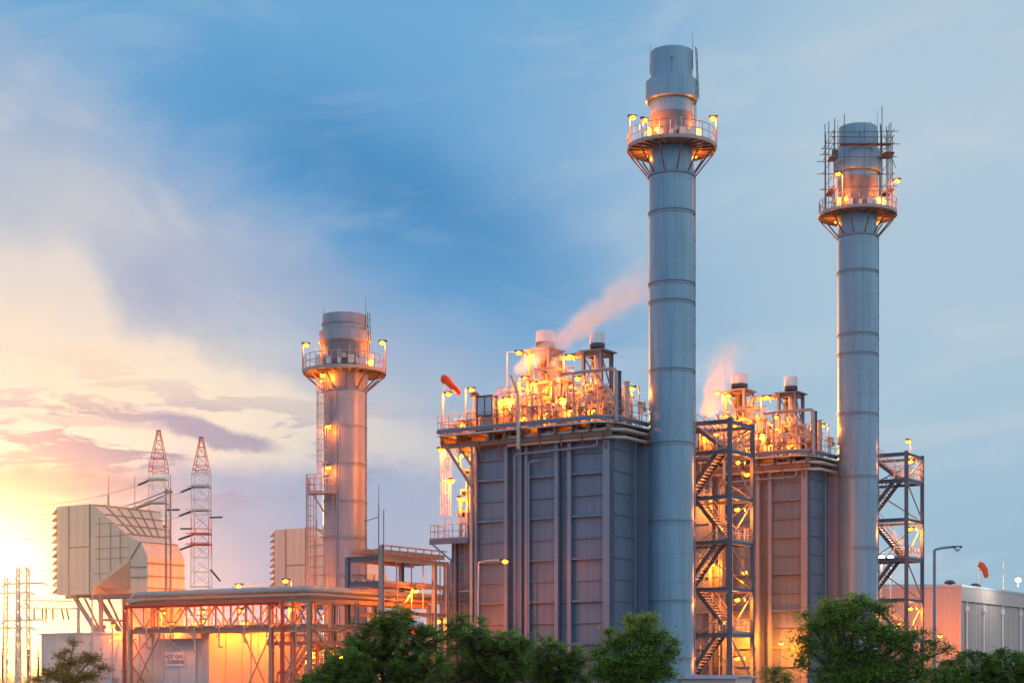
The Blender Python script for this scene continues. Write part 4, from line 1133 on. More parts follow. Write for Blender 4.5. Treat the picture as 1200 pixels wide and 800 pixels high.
for x in (xl, xr):
    for z in (2.2,4.8): m.tube((x,-.36,z),(x,-.36,z+.1),.27,12)
solid(m, 'fire_main', M['redp'], 'bright red pipe running along the pipe rack and down both ends', 'pipe', (xl,-.36,0), K)
m = MB(); m.bent([(xl+.45,-.36,0),(xl+.45,-.36,zt+.2),(xl+2,-.2,zt+.35)], .11, 10); solid(m, 'riser_pipe', M['pipe'], 'silver riser pipe beside the left red pipe', 'pipe', (xl+.45,-.36,0), K)
for k, (z, y, mt) in enumerate(((zl+.3,.5,'pipe2'),(zl+.28,1.2,'pipe'),(zl+.3,1.9,'pipe2'))):
    m = MB(); m.bent([(xs[0],y,z),(-.4-y,y,z),(-.4-y,15.8,z)], .13, 8, 2)
    solid(m, 'process_pipe', M[mt], ['brown pipe nearest the front on the lower tier of the rack','silver pipe on the lower tier of the rack','brown pipe at the back of the lower tier of the rack'][k], 'pipe', (-9,y,z), K)
m = MB(); m.bent([(xs[0]-.4,-.12,zt+.36),(-.1,-.12,zt+.36),(.28,.3,zt+.36),(.28,18,zt+.36)], .15, 12, 2)
for k in range(12): m.tube((xs[0]+.8+1.6*k,-.12,zt+.36),(xs[0]+.88+1.6*k,-.12,zt+.36),.19,12)
solid(m, 'process_pipe', M['rack'], 'brown pipe along the outer edge of the rack top above the red pipe', 'pipe', (-9,-.12,zt), K)
for i, (x, w_, h_, lb) in enumerate(((-8.6,1.2,2.3,'tall pale electrical cabinet standing before the enclosure doors'),(-10.6,1.0,1.7,'short pale electrical cabinet left of the taller one before the enclosure'),(-15.2,1.4,2.1,'wide pale electrical cabinet before the left part of the enclosure'))):
    t = thing('electrical_cabinet', lb, 'cabinet', (x,-1.1,0), E)
    m = MB(); m.box(x,-1.5,.1,x+w_,-.9,h_); m.box(x-.05,-1.55,0,x+w_+.05,-.85,.1); m.box(x-.06,-1.58,h_,x+w_+.06,-.86,h_+.06); part(m, 'housing', M['box'], t)
    m = MB(); m.box(x+.06,-1.53,.25,x+w_/2-.02,-1.49,h_-.1); m.box(x+w_/2+.02,-1.53,.25,x+w_-.06,-1.49,h_-.1); d_ = part(m, 'door', M['box'], t)
    m = MB(); m.box(x+w_/2-.1,-1.57,h_*.5,x+w_/2-.06,-1.52,h_*.5+.25); part(m, 'handle', M['dark'], d_)
    m = MB(); m.path([(x+w_*.3,-1.1,h_),(x+w_*.3,-1.1,4.9),(x+w_*.3,-.1,5.0)],.05,6); part(m, 'conduit', M['grate'], t)
# module of pipes and valves under the corner of the rack
for i in range(9):
    x, y = -6.5+i*.95, 3.6+(i%3)*1.3; h = 2.2+(i*37%5)*.6
    m = MB(); m.bent([(x,y,0),(x,y,h),(x+1.2,y,h),(x+1.2,y+1.2,h),(x+1.2,y+1.2,0)], .1+.03*(i%3), 8, 2.4)
    m.tube((x,y,h*.5),(x,y,h*.5+.12),.26,10); m.torus((x,y-.4,h*.6),.22,.03,'y',12,4); m.tube((x,y-.4,h*.6),(x,y,h*.6),.04,5)
    solid(m, 'pipe_manifold', M['pipe' if i%2 else 'pipe2'], 'bent pipe loop with handwheel standing under the rack corner', 'pipe', (x,y,0), K, 'pipe loops under the rack corner')
m = MB()
t = thing('service_platform', 'low railed service platform behind the posts under the rack corner', 'platform', (-3,5,0), K)
m = MB(); m.box(-7.2,3.0,4.35,2.4,4.2,4.5); part(m, 'deck', M['rack'], t)
m = MB(); m.rail([(-7.2,4.2,4.5),(-7.2,3.0,4.5),(2.4,3.0,4.5)],1.1,.8); part(m, 'railing', M['rack'], t)
for x in (-7.0,-2.4,2.2):
    m = MB(); m.ibeam((x,3.6,0),(x,3.6,4.36),.2,.24); part(m, 'leg', M['rack'], t)
t = thing('stair_flight', 'short steel stair rising behind the red riser at the rack corner', 'stair', (-3.5,2.3,0), K)
m = MB()
for y in (2.9-.6, 2.9+.1): m.bar((-5.8,y,.2),(-2.2,y,4.4),.08,.3)
part(m, 'stringer', M['rack'], t)
m = MB()
for k in range(14): m.box(-5.7+.26*k,2.33,.4+.3*k,-5.45+.26*k,2.97,.45+.3*k)
part(m, 'treads', M['grate'], t)
post_lamp('lit lamp under the corner of the pipe rack', tuple(K.w(-4.6,4.8)[:2])+(0,), 3.9, (.3,-.2), 420)
post_lamp('lit lamp among the pipes right of the rack corner', tuple(K.w(.8,3.5)[:2])+(0,), 3.7, (-.3,.1), 330)
post_lamp('lit lamp standing behind the left end of the pipe rack', tuple(K.w(-15.0,3.6)[:2])+(0,), 6.6, (.2,-.3), 330)

for i, (x, w_, lb) in enumerate(((-17.2,80,'lit lamp inside the left end of the lattice girder'),(-12.8,80,'lit lamp inside the lattice girder above the notice board'),(-8.6,80,'lit lamp inside the lattice girder above the yellow end wall'),(-3.4,110,'lit lamp inside the lattice girder right of the red riser'))):
    q = K.w(x, 1.35, 0); post_lamp(lb, (q.x,q.y,zl+.2), 1.5, (.1,-.2), w_, WORLD, 'sodium lamps inside the lattice girder', r=.04)
for i in range(5):
    y = .25+.5*i; m = MB(); m.bent([(xs[0]+.4*i,y,zt+.26+.12*(i%2)),(-.5-.45*i,y,zt+.26+.12*(i%2)),(-.5-.45*i,15.9,zt+.26+.12*(i%2))], (.07,.10,.06,.12,.08)[i], 8, 2)
    solid(m, 'process_pipe', M['pipe2' if i%2 else 'pipe'], 'small bore pipe on the top tier of the rack under the thick silver pipe', 'pipe', (-9,y,zt), K, 'small pipes on the rack top')
for i in range(14):
    x = -18.6+1.33*i; m = MB(); m.bent([(x,.2,zl+.3),(x,-.25,zl+.3),(x,-.25,zl-1.0-.35*(i%3)),(x+.4,-.25,zl-1.0-.35*(i%3))], .05+.02*(i%2), 6, 2); m.torus((x,-.42,zl-.4),.15,.025,'y',10,4); m.tube((x,-.42,zl-.4),(x,-.25,zl-.4),.03,5)
    if i % 2: solid(m, 'drop_pipe', M['pipe'], 'short drop pipe with handwheel hanging below the rack girder', 'pipe', (x,-.25,zl), K, 'drop pipes on the rack')
# ------------------------------------------------------------------ cable tray structure
N = Frame((447-600)*135/2000, 135, 33)
t = thing('cable_tray_rack', 'two storey steel frame carrying cable trays between the short chimney and the near boiler', 'pipe rack', (0,0,0), N)
zh = [6.9, 9.2, 11.2]
for x, y, h, mt in ((0,0,12.2,'warm'),(-3.4,0,11.4,'steel'),(0,7.2,11.4,'warm'),(-3.4,7.2,11.4,'steel'),(0,8.9,11.4,'warm')):
    m = MB(); m.ibeam((x,y,0),(x,y,h),.32,.36); part(m, 'post', M[mt], t)
for z in zh[1:]:
    m = MB(); m.ibeam((-3.4,0,z),(0,0,z),.24,.42); part(m, 'beam', M['steel'], t)
    m = MB(); m.ibeam((-3.4,7.2,z),(0,7.2,z),.22,.3); part(m, 'beam', M['steel'], t)
for z in zh:
    for x in (0,-3.4):
        m = MB(); m.ibeam((x,.2,z),(x,8.9,z),.24,.36); part(m, 'beam', M['rack'], t)
for y in (2,4,5.6,8):
    m = MB(); m.tube((0,y,zh[0]),(0,y,zh[2]),.06,6); part(m, 'hanger', M['rack'], t)
for p_, q_ in (((0,-.2,4.8),(0,4.2,zh[1]-.3)),((0,.2,zh[0]-.4),(-3.4,.1,4.6))):
    m = MB(); m.bar(p_,q_,.16); part(m, 'brace', M['rack'], t)
for y0, z in ((0,0),):
    m = MB()
    for x in (-1.0,-.2):
        m.box(x-.03,-.6,11.55,x+.03,8.9,11.95)
    for x in (-2.6,-1.6): m.box(x-.03,-.6,11.55,x+.03,8.9,11.95)
    for k in range(15): m.box(-2.6,-.5+k*.62,11.55,-.2,-.4+k*.62,11.62)
    for k in range(8): m.tube((0,.2+k*1.1,11.3),(0,.2+k*1.1,12.25),.05,5)
    m.tube((0,0,12.25),(0,8.9,12.25),.07,6); part(m, 'cable_tray', M['rack'], t)
m = MB(); m.tube((-.35,.1,12),(-.35,.1,15.6),.05,6); m.tube((.15,.1,12),(.15,.1,15.0),.05,6); m.bar((-1.8,.1,14.2),(-.3,.1,14.5),.06); m.tube((-.35,.1,15.6),(-.35,.1,17.0),.025,5)
part(m, 'conduit_mast', M['flange'], t)
wall_lamp('bright lit lamp on the lower beam of the cable tray frame', (.12,N.atx(488,692,.12)[1],N.atx(488,692,.12)[2]), (.6,-1), 330, N)
q = P(521,735,142); post_lamp('lit lamp low beside the tree at the left foot of the near boiler', (q[0],q[1],0), P(519,726,142)[2], (-.3,-.2), 130)
for k in range(4):
    m = MB(); y = 1.2+k*.5; x = -2.9+.6*k
    m.bent([(x,.4,zh[1]+.25),(x,9.2,zh[1]+.25)] if k else [(x,.4,zh[1]+.3),(x,8.8,zh[1]+.3)], .14, 8)
    solid(m, 'process_pipe', M['pipe' if k%2 else 'pipe2'], 'straight pipe lying on the middle tier of the cable tray frame', 'pipe', (x,.4,zh[1]), N, 'pipes on the cable tray frame')

# ------------------------------------------------------------------ twin poles by the filter house
for px, yt, w in ((194.5,572,'left of two tall thin steel poles in front of the filter house duct'),(200,572,'right of two tall thin steel poles, topped by a rod, beside the filter house')):
    q = P(px, 572, 143)
    m = MB(); m.tube((q[0],q[1],0),q,.12,8,.07); m.tube((q[0],q[1],0),(q[0],q[1],.1),.3,10); m.cbox((q[0],q[1],q[2]-.3),.35,.2,.2)
    if px > 198: m.tube(q,(q[0],q[1],P(0,556,143)[2]),.03,5)
    solid(m, 'steel_pole', M['tanrib'], w, 'pole', (q[0],q[1],0))
q = P(158,590,152); m = MB(); m.tube((q[0],q[1],9),(q[0],q[1],q[2]+.4),.09,6,.03); m.tube(q,P(158,558,152),.03,5); m.cbox((q[0],q[1],14),.3,.2,.3)
solid(m, 'lightning_mast', M['tanrib'], 'thin lightning mast rising behind the sloping filter house duct', 'mast', (q[0],q[1],9))

# ------------------------------------------------------------------ transmission towers
m_lat, nt = newmat('lattice_red_white')
tc = nt.n('ShaderNodeTexCoord').outputs['Object']; sp = nt.n('ShaderNodeSeparateXYZ'); nt.t.links.new(tc, sp.inputs[0])
rmp = nt.n('ShaderNodeValToRGB'); rmp.color_ramp.interpolation = 'CONSTANT'
els = rmp.color_ramp.elements
els[0].position = 0; els[0].color = (.48,.45,.42,1)
els[1].position = .52; els[1].color = (.70,.06,.02,1)
for p_, c_ in ((.67,(.48,.45,.42,1)),(.855,(.70,.06,.02,1))):
    e = els.new(p_); e.color = c_
nt.inp(rmp.inputs[0], nt.m('DIVIDE', sp.outputs[2], 38.5))
b = nt.n('ShaderNodeBsdfPrincipled'); nt.t.links.new(rmp.outputs[0], b.inputs[0]); b.inputs['Roughness'].default_value = .5
finish(nt, b.outputs[0])
def lattice_tower(label, px, yt, Y):
    q = P(px, yt, Y); x, H = q[0], q[2]
    t = thing('lattice_tower', label, 'pylon', (x,Y,0))
    hw = lambda z: .22+(1.25-.22)*min(1,(H-z)/5.6) + max(0,(H-5.6-z))*.008
    lv = [0]
    while lv[-1] < H-6: lv.append(lv[-1]+2.2)
    lv += [H-5.6+.01, H-4.2, H-2.8, H-1.4, H]
    lv = sorted(set(lv))
    for sx in (-1,1):
        for sy in (-1,1):
            m = MB()
            for a, b in zip(lv, lv[1:]): m.bar((x+sx*hw(a),Y+sy*hw(a),a),(x+sx*hw(b),Y+sy*hw(b),b),.085)
            part(m, 'leg', m_lat, t)
    m = MB()
    for a, b in zip(lv, lv[1:]):
        for s in (-1,1):
            m.bar((x-hw(a),Y+s*hw(a),a),(x+hw(b),Y+s*hw(b),b),.045); m.bar((x+hw(a),Y+s*hw(a),a),(x-hw(b),Y+s*hw(b),b),.045)
            m.bar((x+s*hw(a),Y-hw(a),a),(x+s*hw(b),Y+hw(b),b),.045); m.bar((x-hw(b),Y+s*hw(b),b),(x+hw(b),Y+s*hw(b),b),.08)
    part(m, 'lattice', m_lat, t)
    for dz, l, both in ((7.4,1.6,0),(11.0,1.9,0),(14.6,2.0,1),(16.2,2.0,1)):
        z = H-dz; m = MB()
        m.bar((x-hw(z)-.1,Y,z),(x+hw(z)+.1,Y,z),2*hw(z),.22); m.bar((x-1.2,Y,z+.1),(x-1.2-l*.6,Y,z+.1),.12)
        a = part(m, 'cross_arm', m_lat, t)
        m = MB(); m.path([(x-1.3,Y,z-.1),(x-1.3-l,Y-1.0,z-.95)],.17,6); part(m, 'insulator', M['insul'], a)
    for pp, rr_ in (([(x+1.3,Y,H-12.1),(x+3.3,Y-.5,H-12.1)],.14),([(x-1.4,Y,H-13.8),(x-3.2,Y,H-13.8)],.14),([(x+1.4,Y,H-20),(x+2.9,Y,H-21.8)],.17)):
        m = MB(); m.path(pp,rr_,6); part(m, 'insulator', M['insul'], t)
    m = MB(); m.box(x-.3,Y-.3,H-.05,x+.3,Y+.3,H+.15); part(m, 'cap_plate', m_lat, t)
    return x, H
tx1, H1 = lattice_tower('red and white lattice tower directly behind the sloping filter house duct', 186, 505, 262)
tx2, H2 = lattice_tower('red and white lattice tower standing clear right of the filter house', 236, 513, 260)
def wires(name, label, pts, r=.03, sag=1.0, grp='power lines'):
    m = MB(); p0, p1 = Vector(pts[0]), Vector(pts[1]); out = []
    for i in range(17):
        u = i/16; p = p0+(p1-p0)*u; p.z -= sag*4*u*(1-u); out.append(p)
    m.path(out, r, 4); solid(m, name, M['wire'], label, 'cable', tuple(p0))
for dz, y2, lb in ((8.4,600,'highest power line leaving the lattice tower that stands clear'),(12.0,628,'second power line from the lattice tower that stands clear'),(17.2,662,'lowest power line from the lattice tower that stands clear')):
    wires('power_line', lb, ((tx2-2.9,259,H2-dz), P(-60,y2,225)), .035, 1.6)
for dz, y2, lb in ((8.4,590,'highest power line leaving the lattice tower behind the duct'),(12.0,618,'second power line from the lattice tower behind the duct')):
    wires('power_line', lb, ((tx1-2.9,261,H1-dz), P(-60,y2,225)), .035, 1.5)
q1, q2 = P(145,593,165), P(197,574,143)
wires('power_line', 'upper of two dark cables slanting from the twin poles to the filter house roof', (q2, q1), .05, .1)
wires('power_line', 'lower of two dark cables slanting from the twin poles to the filter house roof', (P(197,578,143), P(148,597,165)), .05, .1)
# substation at the far left
def gantry_column(label, px, yt, Y, w):
    q = P(px, yt, Y); x, H = q[0], q[2]
    t = thing('gantry_column', label, 'pylon', (x,Y,0))
    for sx in (-1,1):
        for sy in (-1,1):
            m = MB(); m.bar((x+sx*w,Y+sy*w,0),(x+sx*w*.8,Y+sy*w*.8,H),.15); part(m, 'leg', M['grate'], t)
    m = MB(); n = int(H/1.3)
    for i in range(n):
        a, b = H*i/n, H*(i+1)/n
        for s in (-1,1): m.bar((x-w*.9*s,Y-w*.9,a),(x+w*.9*s,Y-w*.9,b),.08); m.bar((x-w*.9,Y-w*.9*s,a),(x-w*.9,Y+w*.9*s,b),.08); m.bar((x+w*.9,Y-w*.9*s,a),(x+w*.9,Y+w*.9*s,b),.08)
    part(m, 'lattice', M['grate'], t)
    for z in (H-1.9, H-6.2):
        m = MB(); m.bar((x-2.0,Y,z-.1),(x+2.3,Y,z+.05),.2,.2); m.bar((x+2.3,Y,z+.05),(x+2.9,Y,z-.3),.2); m.bar((x-2.0,Y,z-.1),(x-2.6,Y,z-.5),.2); part(m, 'cross_arm', M['grate'], t)
gantry_column('slender lattice gantry column lit yellow by the low sun, at the far left', 27, 664, 200, .7)
gantry_column('shorter lattice gantry column at the far left beside the sun glow', 14, 676, 210, .9)
t = thing('substation_beam', 'horizontal lattice substation beam hung with insulators below the filter house', 'gantry', P(28,705,203), WORLD)
a, b = P(28,703,203), P(92,704,203)
m = MB(); 
for dz in (0,-.9):
    for dy in (-.4,.4): m.bar((a[0],a[1]+dy,a[2]+dz),(b[0],b[1]+dy,b[2]+dz),.12)
n = 12
for i in range(n):
    x0 = a[0]+(b[0]-a[0])*i/n; x1 = a[0]+(b[0]-a[0])*(i+1)/n
    m.bar((x0,a[1]-.4,a[2]-(.9 if i%2 else 0)),(x1,a[1]-.4,a[2]-(0 if i%2 else .9)),.07)
part(m, 'truss', M['grate'], t)
for px in (40,50,54,62,72,78):
    m = MB(); q = P(px,713,203); m.path([q,(q[0]+.3*(px>70),q[1],q[2]-1.3)],.12,6); part(m, 'insulator', M['insul'], t)
m = MB(); q = P(92,704,203); m.bar((q[0],q[1]-.4,0),(q[0],q[1]-.4,q[2]),.2); m.bar((q[0],q[1]+.4,0),(q[0],q[1]+.4,q[2]),.2); part(m, 'post', M['grate'], t)
for i, px in enumerate((3,33,45)):
    q = P(px,768+i,175); m = MB(); m.tube((q[0],q[1],0),(q[0],q[1],q[2]),.1,6)
    for k in range(5): m.tube((q[0],q[1],q[2]+.16*k),(q[0],q[1],q[2]+.16*k+.09),.19,8,.12)
    solid(m, 'post_insulator', M['insul'], 'dark post insulator in the substation at the lower left', 'insulator', (q[0],q[1],0), WORLD, 'substation insulators')

# ------------------------------------------------------------------ warehouse
W = Frame((1125-600)*185/2000, 185, 33)
t = thing('warehouse', 'white metal clad warehouse with an orange lit end wall at the right', 'building', (0,0,0), W)
zw = W.z(684,0,0)
m = MB(); m.box(-17,0,0,-.03,36,zw-.3)
part(m, 'wall', M['whend'], t)
m = MB()
for k in range(34): m.box(-16.9+.5*k,-.045,0,-16.78+.5*k,.01,zw-.42)
part(m, 'cladding', M['whend'], t)
m = MB(); m.box(-.02,0,0,.05,36,zw-1.75)
for k in range(72): m.box(.04,.2+.5*k,0,.095,.32+.5*k,zw-1.8)
part(m, 'cladding', M['wh'], t)
m = MB(); m.box(-.03,-.05,zw-1.7,.2,36.1,zw-.05); m.box(-.03,-.05,zw-1.82,.3,36.1,zw-1.68); m.box(-.03,-.06,0,.12,.12,zw-1.7); part(m, 'fascia', M['wh'], t)
m = MB(); m.box(-17.1,-.08,zw-.3,.26,36.2,zw-.04); m.prism([(-17.1,zw-.04),(.2,zw-.04),(-8.5,zw+.25)],.4,36); part(m, 'roof', M['roof'], t)
for y in (1.6,7.5,14.5,21.5,28.5):
    m = MB(); m.tube((.22,y,0),(.22,y,zw-2.9),.11,8); m.lathe(.22,y,[(.11,zw-3.1),(.26,zw-2.8),(.26,zw-2.35),(.1,zw-2.3)],10); m.tube((.22,y,zw-2.4),(.22,y,zw-1.7),.07,8); m.cbox((.16,y,4.0),.3,.36,.1)
    part(m, 'downpipe', M['white'], t)
for px, y in ((1113,4.0),(1143,12.0)):
    x = -4.0; q = W.at(px,683,y); x = q[0]; z = zw+.05
    m = MB(); m.lathe(x,y,[(.3,z-.3),(.3,z+.2),(.6,z+.25),(.65,z+.35),(.4,z+.6),(.05,z+.65)],14); part(m, 'roof_vent', M['dark'], t)
m = MB()
for px in (1176,): q = W.at(px,680,14); m.tube((q[0],14,zw),(q[0],14,zw+3.2),.03,5)
part(m, 'lightning_rod', M['grate'], t)
q = W.at(1150,679,16); zq = W.z(661,q[0],16)
t = thing('windsock', 'red windsock hanging limp above the white warehouse roof', 'windsock', (q[0],16,zw), W)
m = MB(); m.tube((q[0]-.2,16,zw),(q[0]-.2,16,zq+.5),.06,6); part(m, 'pole', M['grate'], t)
m = MB(); m.torus((q[0]-.2,16,zq),.36,.03,'x',14,5); part(m, 'hoop', M['grate'], t)
m = MB(); m.path([(q[0]-.2,16,zq),(q[0]+.1,15.9,zq-.15),(q[0]+.5,15.8,zq-.7),(q[0]+.65,15.7,zq-1.3),(q[0]+.6,15.7,zq-1.6)],.3,12,[.34,.40,.36,.30,.2]); part(m, 'sleeve', M['sock'], t)
q = W.at(1190,688,9.5); zq = W.z(679,q[0],9.5)
floodlight('bright white floodlight on the warehouse roof edge', (q[0]+.3,9.5,zw), zq-zw, (.2,-1), 150, W)
for px, yy, lb in ((1033,653,'left'),(1044,653,'right')):
    q = P(px,yy,172); floodlight('white floodlight behind the right stair tower, %s of two' % lb, (q[0],q[1],0), q[2], (-.2,-1), 90)
q = P(1062,735,178); post_lamp('lit lamp in front of the orange end wall of the warehouse', (q[0]-1.0,q[1],0), 7.4, (.2,.4), 620)
q = P(1112,735,180); post_lamp('lit lamp near the front corner of the warehouse end wall', (q[0]-.6,q[1],0), 6.2, (-.1,.4), 200)

# street lamps
q = P(1095,800,128); e = P(1125,627,128)
post_lamp('tall grey street lamp with unlit head before the white warehouse', (q[0],q[1],0), P(0,644,128)[2]-.0, (e[0]-q[0]-.5,0), 0, WORLD, None, 'flange', .11, 'unlit', name='street_lamp')
q = P(560.5,655,136); e = P(592,653,136)
post_lamp('lit street lamp with a slanting arm in front of the near boiler wall', (q[0],q[1],0), P(0,659,136)[2]-.0, (e[0]-q[0]-.3,-.3), 90, WORLD, None, 'grate', .07, name='street_lamp')
q = P(107,760,138); e = P(112,668,138)
m = MB(); m.tube((q[0],q[1],0),(q[0]+.1,q[1],P(0,662,138)[2]),.07,6); m.tube((q[0],q[1],0),(q[0],q[1],.08),.2,8); m.cbox((q[0],q[1],4.5),.25,.2,.35)
solid(m, 'steel_pole', M['grate'], 'single thin pale pole in front of the enclosure below the filter house', 'pole', (q[0],q[1],0))
# low guard house roof in front of the first stair tower
t = thing('equipment_shed', 'low flat roofed shed at the foot of the stair tower beside the tallest chimney', 'shed', (16.2,135.5,0), Frame(16.6,136,33))
F_ = Frame(16.6,136,33)
OFF[t.name] = Vector((0,0,0)); t.location = F_.w(0,0,0); 
zs = F_.z(791,0,0)
m = MB(); m.box(-4.6,.3,0,1.2,3.3,zs-.12); part(m, 'wall', M['cream'], t)
m = MB(); m.box(-5.0,-.1,zs-.12,1.6,3.6,zs); m.bar((-5,-.12,zs-.1),(1.6,-.12,zs-.1),.06,.3); part(m, 'roof', M['roof'], t)
# ------------------------------------------------------------------ trees
def leaf_mat(name, c1, c2):
    m, nt = newmat(name)
    g = nt.n('ShaderNodeNewGeometry'); tc = nt.n('ShaderNodeTexCoord').outputs['Object']
    f = nt.m('ADD', nt.m('MULTIPLY', g.outputs['Random Per Island'], .6), nt.m('MULTIPLY', nt.noise(tc, 1.6, 3, .6), .5))
    c = nt.mix(nt.smooth(f, .2, .85), c1, c2)
    b = nt.n('ShaderNodeBsdfPrincipled'); nt.inp(b.inputs['Base Color'], c); b.inputs['Roughness'].default_value = .5
    b.inputs['Specular IOR Level'].default_value = .3
    tr = nt.n('ShaderNodeBsdfTranslucent'); nt.inp(tr.inputs[0], nt.mix(.5, c, (.10,.16,.02,1)))
    mx = nt.n('ShaderNodeMixShader'); mx.inputs[0].default_value = .5
    nt.t.links.new(b.outputs[0], mx.inputs[1]); nt.t.links.new(tr.outputs[0], mx.inputs[2])
    finish(nt, mx.outputs[0]); return m
LEAF_A = leaf_mat('leaf_round', (.085,.19,.032,1), (.30,.47,.075,1))
LEAF_B = leaf_mat('leaf_feather', (.09,.21,.032,1), (.33,.50,.075,1))
LEAF_C = leaf_mat('leaf_orange_wash', (.16,.14,.03,1), (.36,.27,.06,1))  # leaves coloured orange to carry the hazy glow of the low sun
BARK = paint('bark', (.11,.085,.065), .9, 0, .25, .2, .03, 3)
def tree(label, px, Y, blobs, ntwig, style, leafm, seed, lean=0, name='tree'):
    """blobs: (px, py, half width px, half height px, depth m) of crown masses as seen; real depth Y"""
    rr = random.Random(seed)
    bx = (px-600)*Y/2000
    t = thing(name, label, 'tree', (bx,Y,0))
    s = Y/2000
    EL = []
    for (a, b, w, h, d) in blobs:
        q = P(a, b, Y); EL.append((q[0], Y+rr.uniform(-.3,.3), q[2], w*s, d, h*s))
    tr, cr = MB(), MB()
    # trunk and limbs: each blob centre gets a limb
    top = max(e[2] for e in EL); fork = max(.5, min(e[2]-e[5]*.5 for e in EL)*.8)
    p0 = Vector((bx,Y,0)); p1 = Vector((bx+lean*.5,Y,fork))
    tr.path([p0-Vector((0,0,.1)), p0+(p1-p0)*.5+Vector((.03,0,0)), p1], .1, 8, [.13,.095,.075])
    nodes = []
    for e in EL:
        c = Vector(e[:3]); mid = p1+(c-p1)*.5+Vector((rr.uniform(-.15,.15),rr.uniform(-.15,.15),.08))
        tr.path([p1, p1+(mid-p1)*.5, mid, c], .04, 6, [.065,.05,.038,.022])
        nodes += [(mid, e), (c, e), (p1+(c-p1)*.75, e)]
    tot = sum(e[3]*e[4]*e[5] for e in EL)
    for e in EL:
        k = max(8, int(ntwig*(e[3]*e[4]*e[5]/tot)**.8))
        for i in range(k):
            d = Vector((rr.gauss(0,1), rr.gauss(0,1), rr.gauss(0,1)+.25)).normalized()
            q = rr.random()**.42*(1+.18*math.sin(5*d.x+seed)+.14*math.sin(7*d.z+3*d.y))
            tip = Vector((e[0]+d.x*e[3]*q, e[1]+d.y*e[4]*q, e[2]+d.z*e[5]*q))
            if tip.z < .15: continue
            st = min((n for n in nodes if n[1] is e), key=lambda n: (n[0]-tip).length)[0]
            mid = st+(tip-st)*.55+Vector((rr.uniform(-.08,.08),rr.uniform(-.08,.08),.06))
            tr.path([st, mid, tip], .01, 4, [.022,.015,.008])
            dirv = (tip-mid).normalized()
            if style == 'round':
                cs = rr.uniform(.07,.14)
                for j in range(rr.randint(22,40)):
                    o = Vector((rr.gauss(0,cs*1.25), rr.gauss(0,cs*1.25), rr.gauss(0,cs*.7)))
                    leaf(cr, tip+o, rr, rr.choice((.035,.045,.055,.07,.085)), .6)
            else:
                for f in range(rr.randint(4,6)):
                    fd = (dirv*.6+Vector((rr.gauss(0,.6),rr.gauss(0,.6),rr.gauss(.05,.35)))).normalized()
                    L = rr.uniform(.28,.5); side = fd.cross(Vector((0,0,1))).normalized() if abs(fd.z) < .95 else Vector((1,0,0))
                    base = tip-fd*.12; pts = [base+fd*L*u+Vector((0,0,-.22*L*u*u)) for u in (0,.33,.66,1)]
                    tr.path(pts, .004, 3)
                    for j in range(9):
                        u = .15+.85*j/8; c = base+fd*L*u+Vector((0,0,-.22*L*u*u))
                        for sg in (-1,1):
                            ax = (side*sg+fd*.45+Vector((0,0,rr.uniform(-.3,.1)))).normalized()
                            lw = fd*.016; ln = ax*rr.uniform(.08,.13)*(1-.5*abs(u-.55))
                            cr.add([c, c+ln*.5+lw, c+ln, c+ln*.5-lw], [(0,1,2,3)])
    part(tr, 'trunk', BARK, t)
    part(cr, 'crown', leafm, t)
    return t
def leaf(mb, c, rr, s, asp):
    a = Vector((rr.gauss(0,1),rr.gauss(0,1),rr.gauss(0,.5))).normalized()
    b = a.cross(Vector((rr.gauss(0,.5),rr.gauss(0,.5),1))).normalized()
    n = a.cross(b)*s*.12
    mb.add([c-a*s, c+b*s*asp*.5+n, c+a*s, c-b*s*asp*.5+n], [(0,1,2,3)])
tree('dark bushy tree with uneven round leaved crown before the scaffolded chimney', 1000, 50,
     [(985,730,34,22,.8),(1022,742,30,20,.8),(1004,709,26,13,.6),(972,712,16,11,.5),(1030,716,15,9,.45),(956,735,18,11,.5),(944,722,9,6,.3),(940,748,9,7,.3),(952,762,20,14,.6),(938,778,10,9,.35),
      (1052,752,24,13,.6),(1075,744,13,7,.4),(1092,754,13,6,.35),(1106,762,8,4,.25),(1066,766,20,10,.5),(1088,772,13,7,.35),(1000,768,36,18,.9),(1040,782,34,18,.8),(985,792,36,18,.8),(1075,792,22,14,.6),(1018,796,40,16,.9)], 620, 'round', LEAF_A, 4)
tree('rounded green tree directly in front of the tallest chimney', 735, 52,
     [(745,745,24,14,.6),(722,756,18,12,.6),(768,752,17,12,.5),(700,768,15,11,.5),(760,728,18,7,.45),(738,727,10,6,.35),(781,741,10,6,.3),(790,752,7,4,.25),(785,765,12,9,.4),(755,772,30,16,.8),(722,784,26,16,.8),(775,788,18,14,.6),(700,792,18,10,.5),(745,796,36,14,.9),(712,742,9,6,.3)], 430, 'round', LEAF_A, 8)
tree('feathery green tree left of the round tree, widest of the row', 470, 46,
     [(455,742,44,24,.9),(490,760,36,26,.9),(425,768,36,24,.8),(470,725,26,12,.6),(440,792,60,24,1.0),(500,792,40,26,.9)], 420, 'feather', LEAF_B, 12)
tree('feathery green tree whose top hides the foot of the near boiler, between two others', 570, 48,
     [(555,752,38,22,.8),(590,770,36,24,.8),(540,735,20,12,.5),(565,792,54,24,.9),(610,755,14,12,.5)], 340, 'feather', LEAF_B, 13)
tree('smaller feathery tree touching the round tree at the boiler foot', 650, 50,
     [(640,765,26,16,.6),(668,776,22,20,.6),(650,795,44,18,.8),(625,775,20,14,.5)], 220, 'feather', LEAF_B, 14)
tree('low feathery bush at the lower left end of the green row', 400, 45,
     [(395,790,34,18,.7),(375,800,24,14,.5),(415,776,20,12,.5)], 170, 'feather', LEAF_B, 15, name='bush')
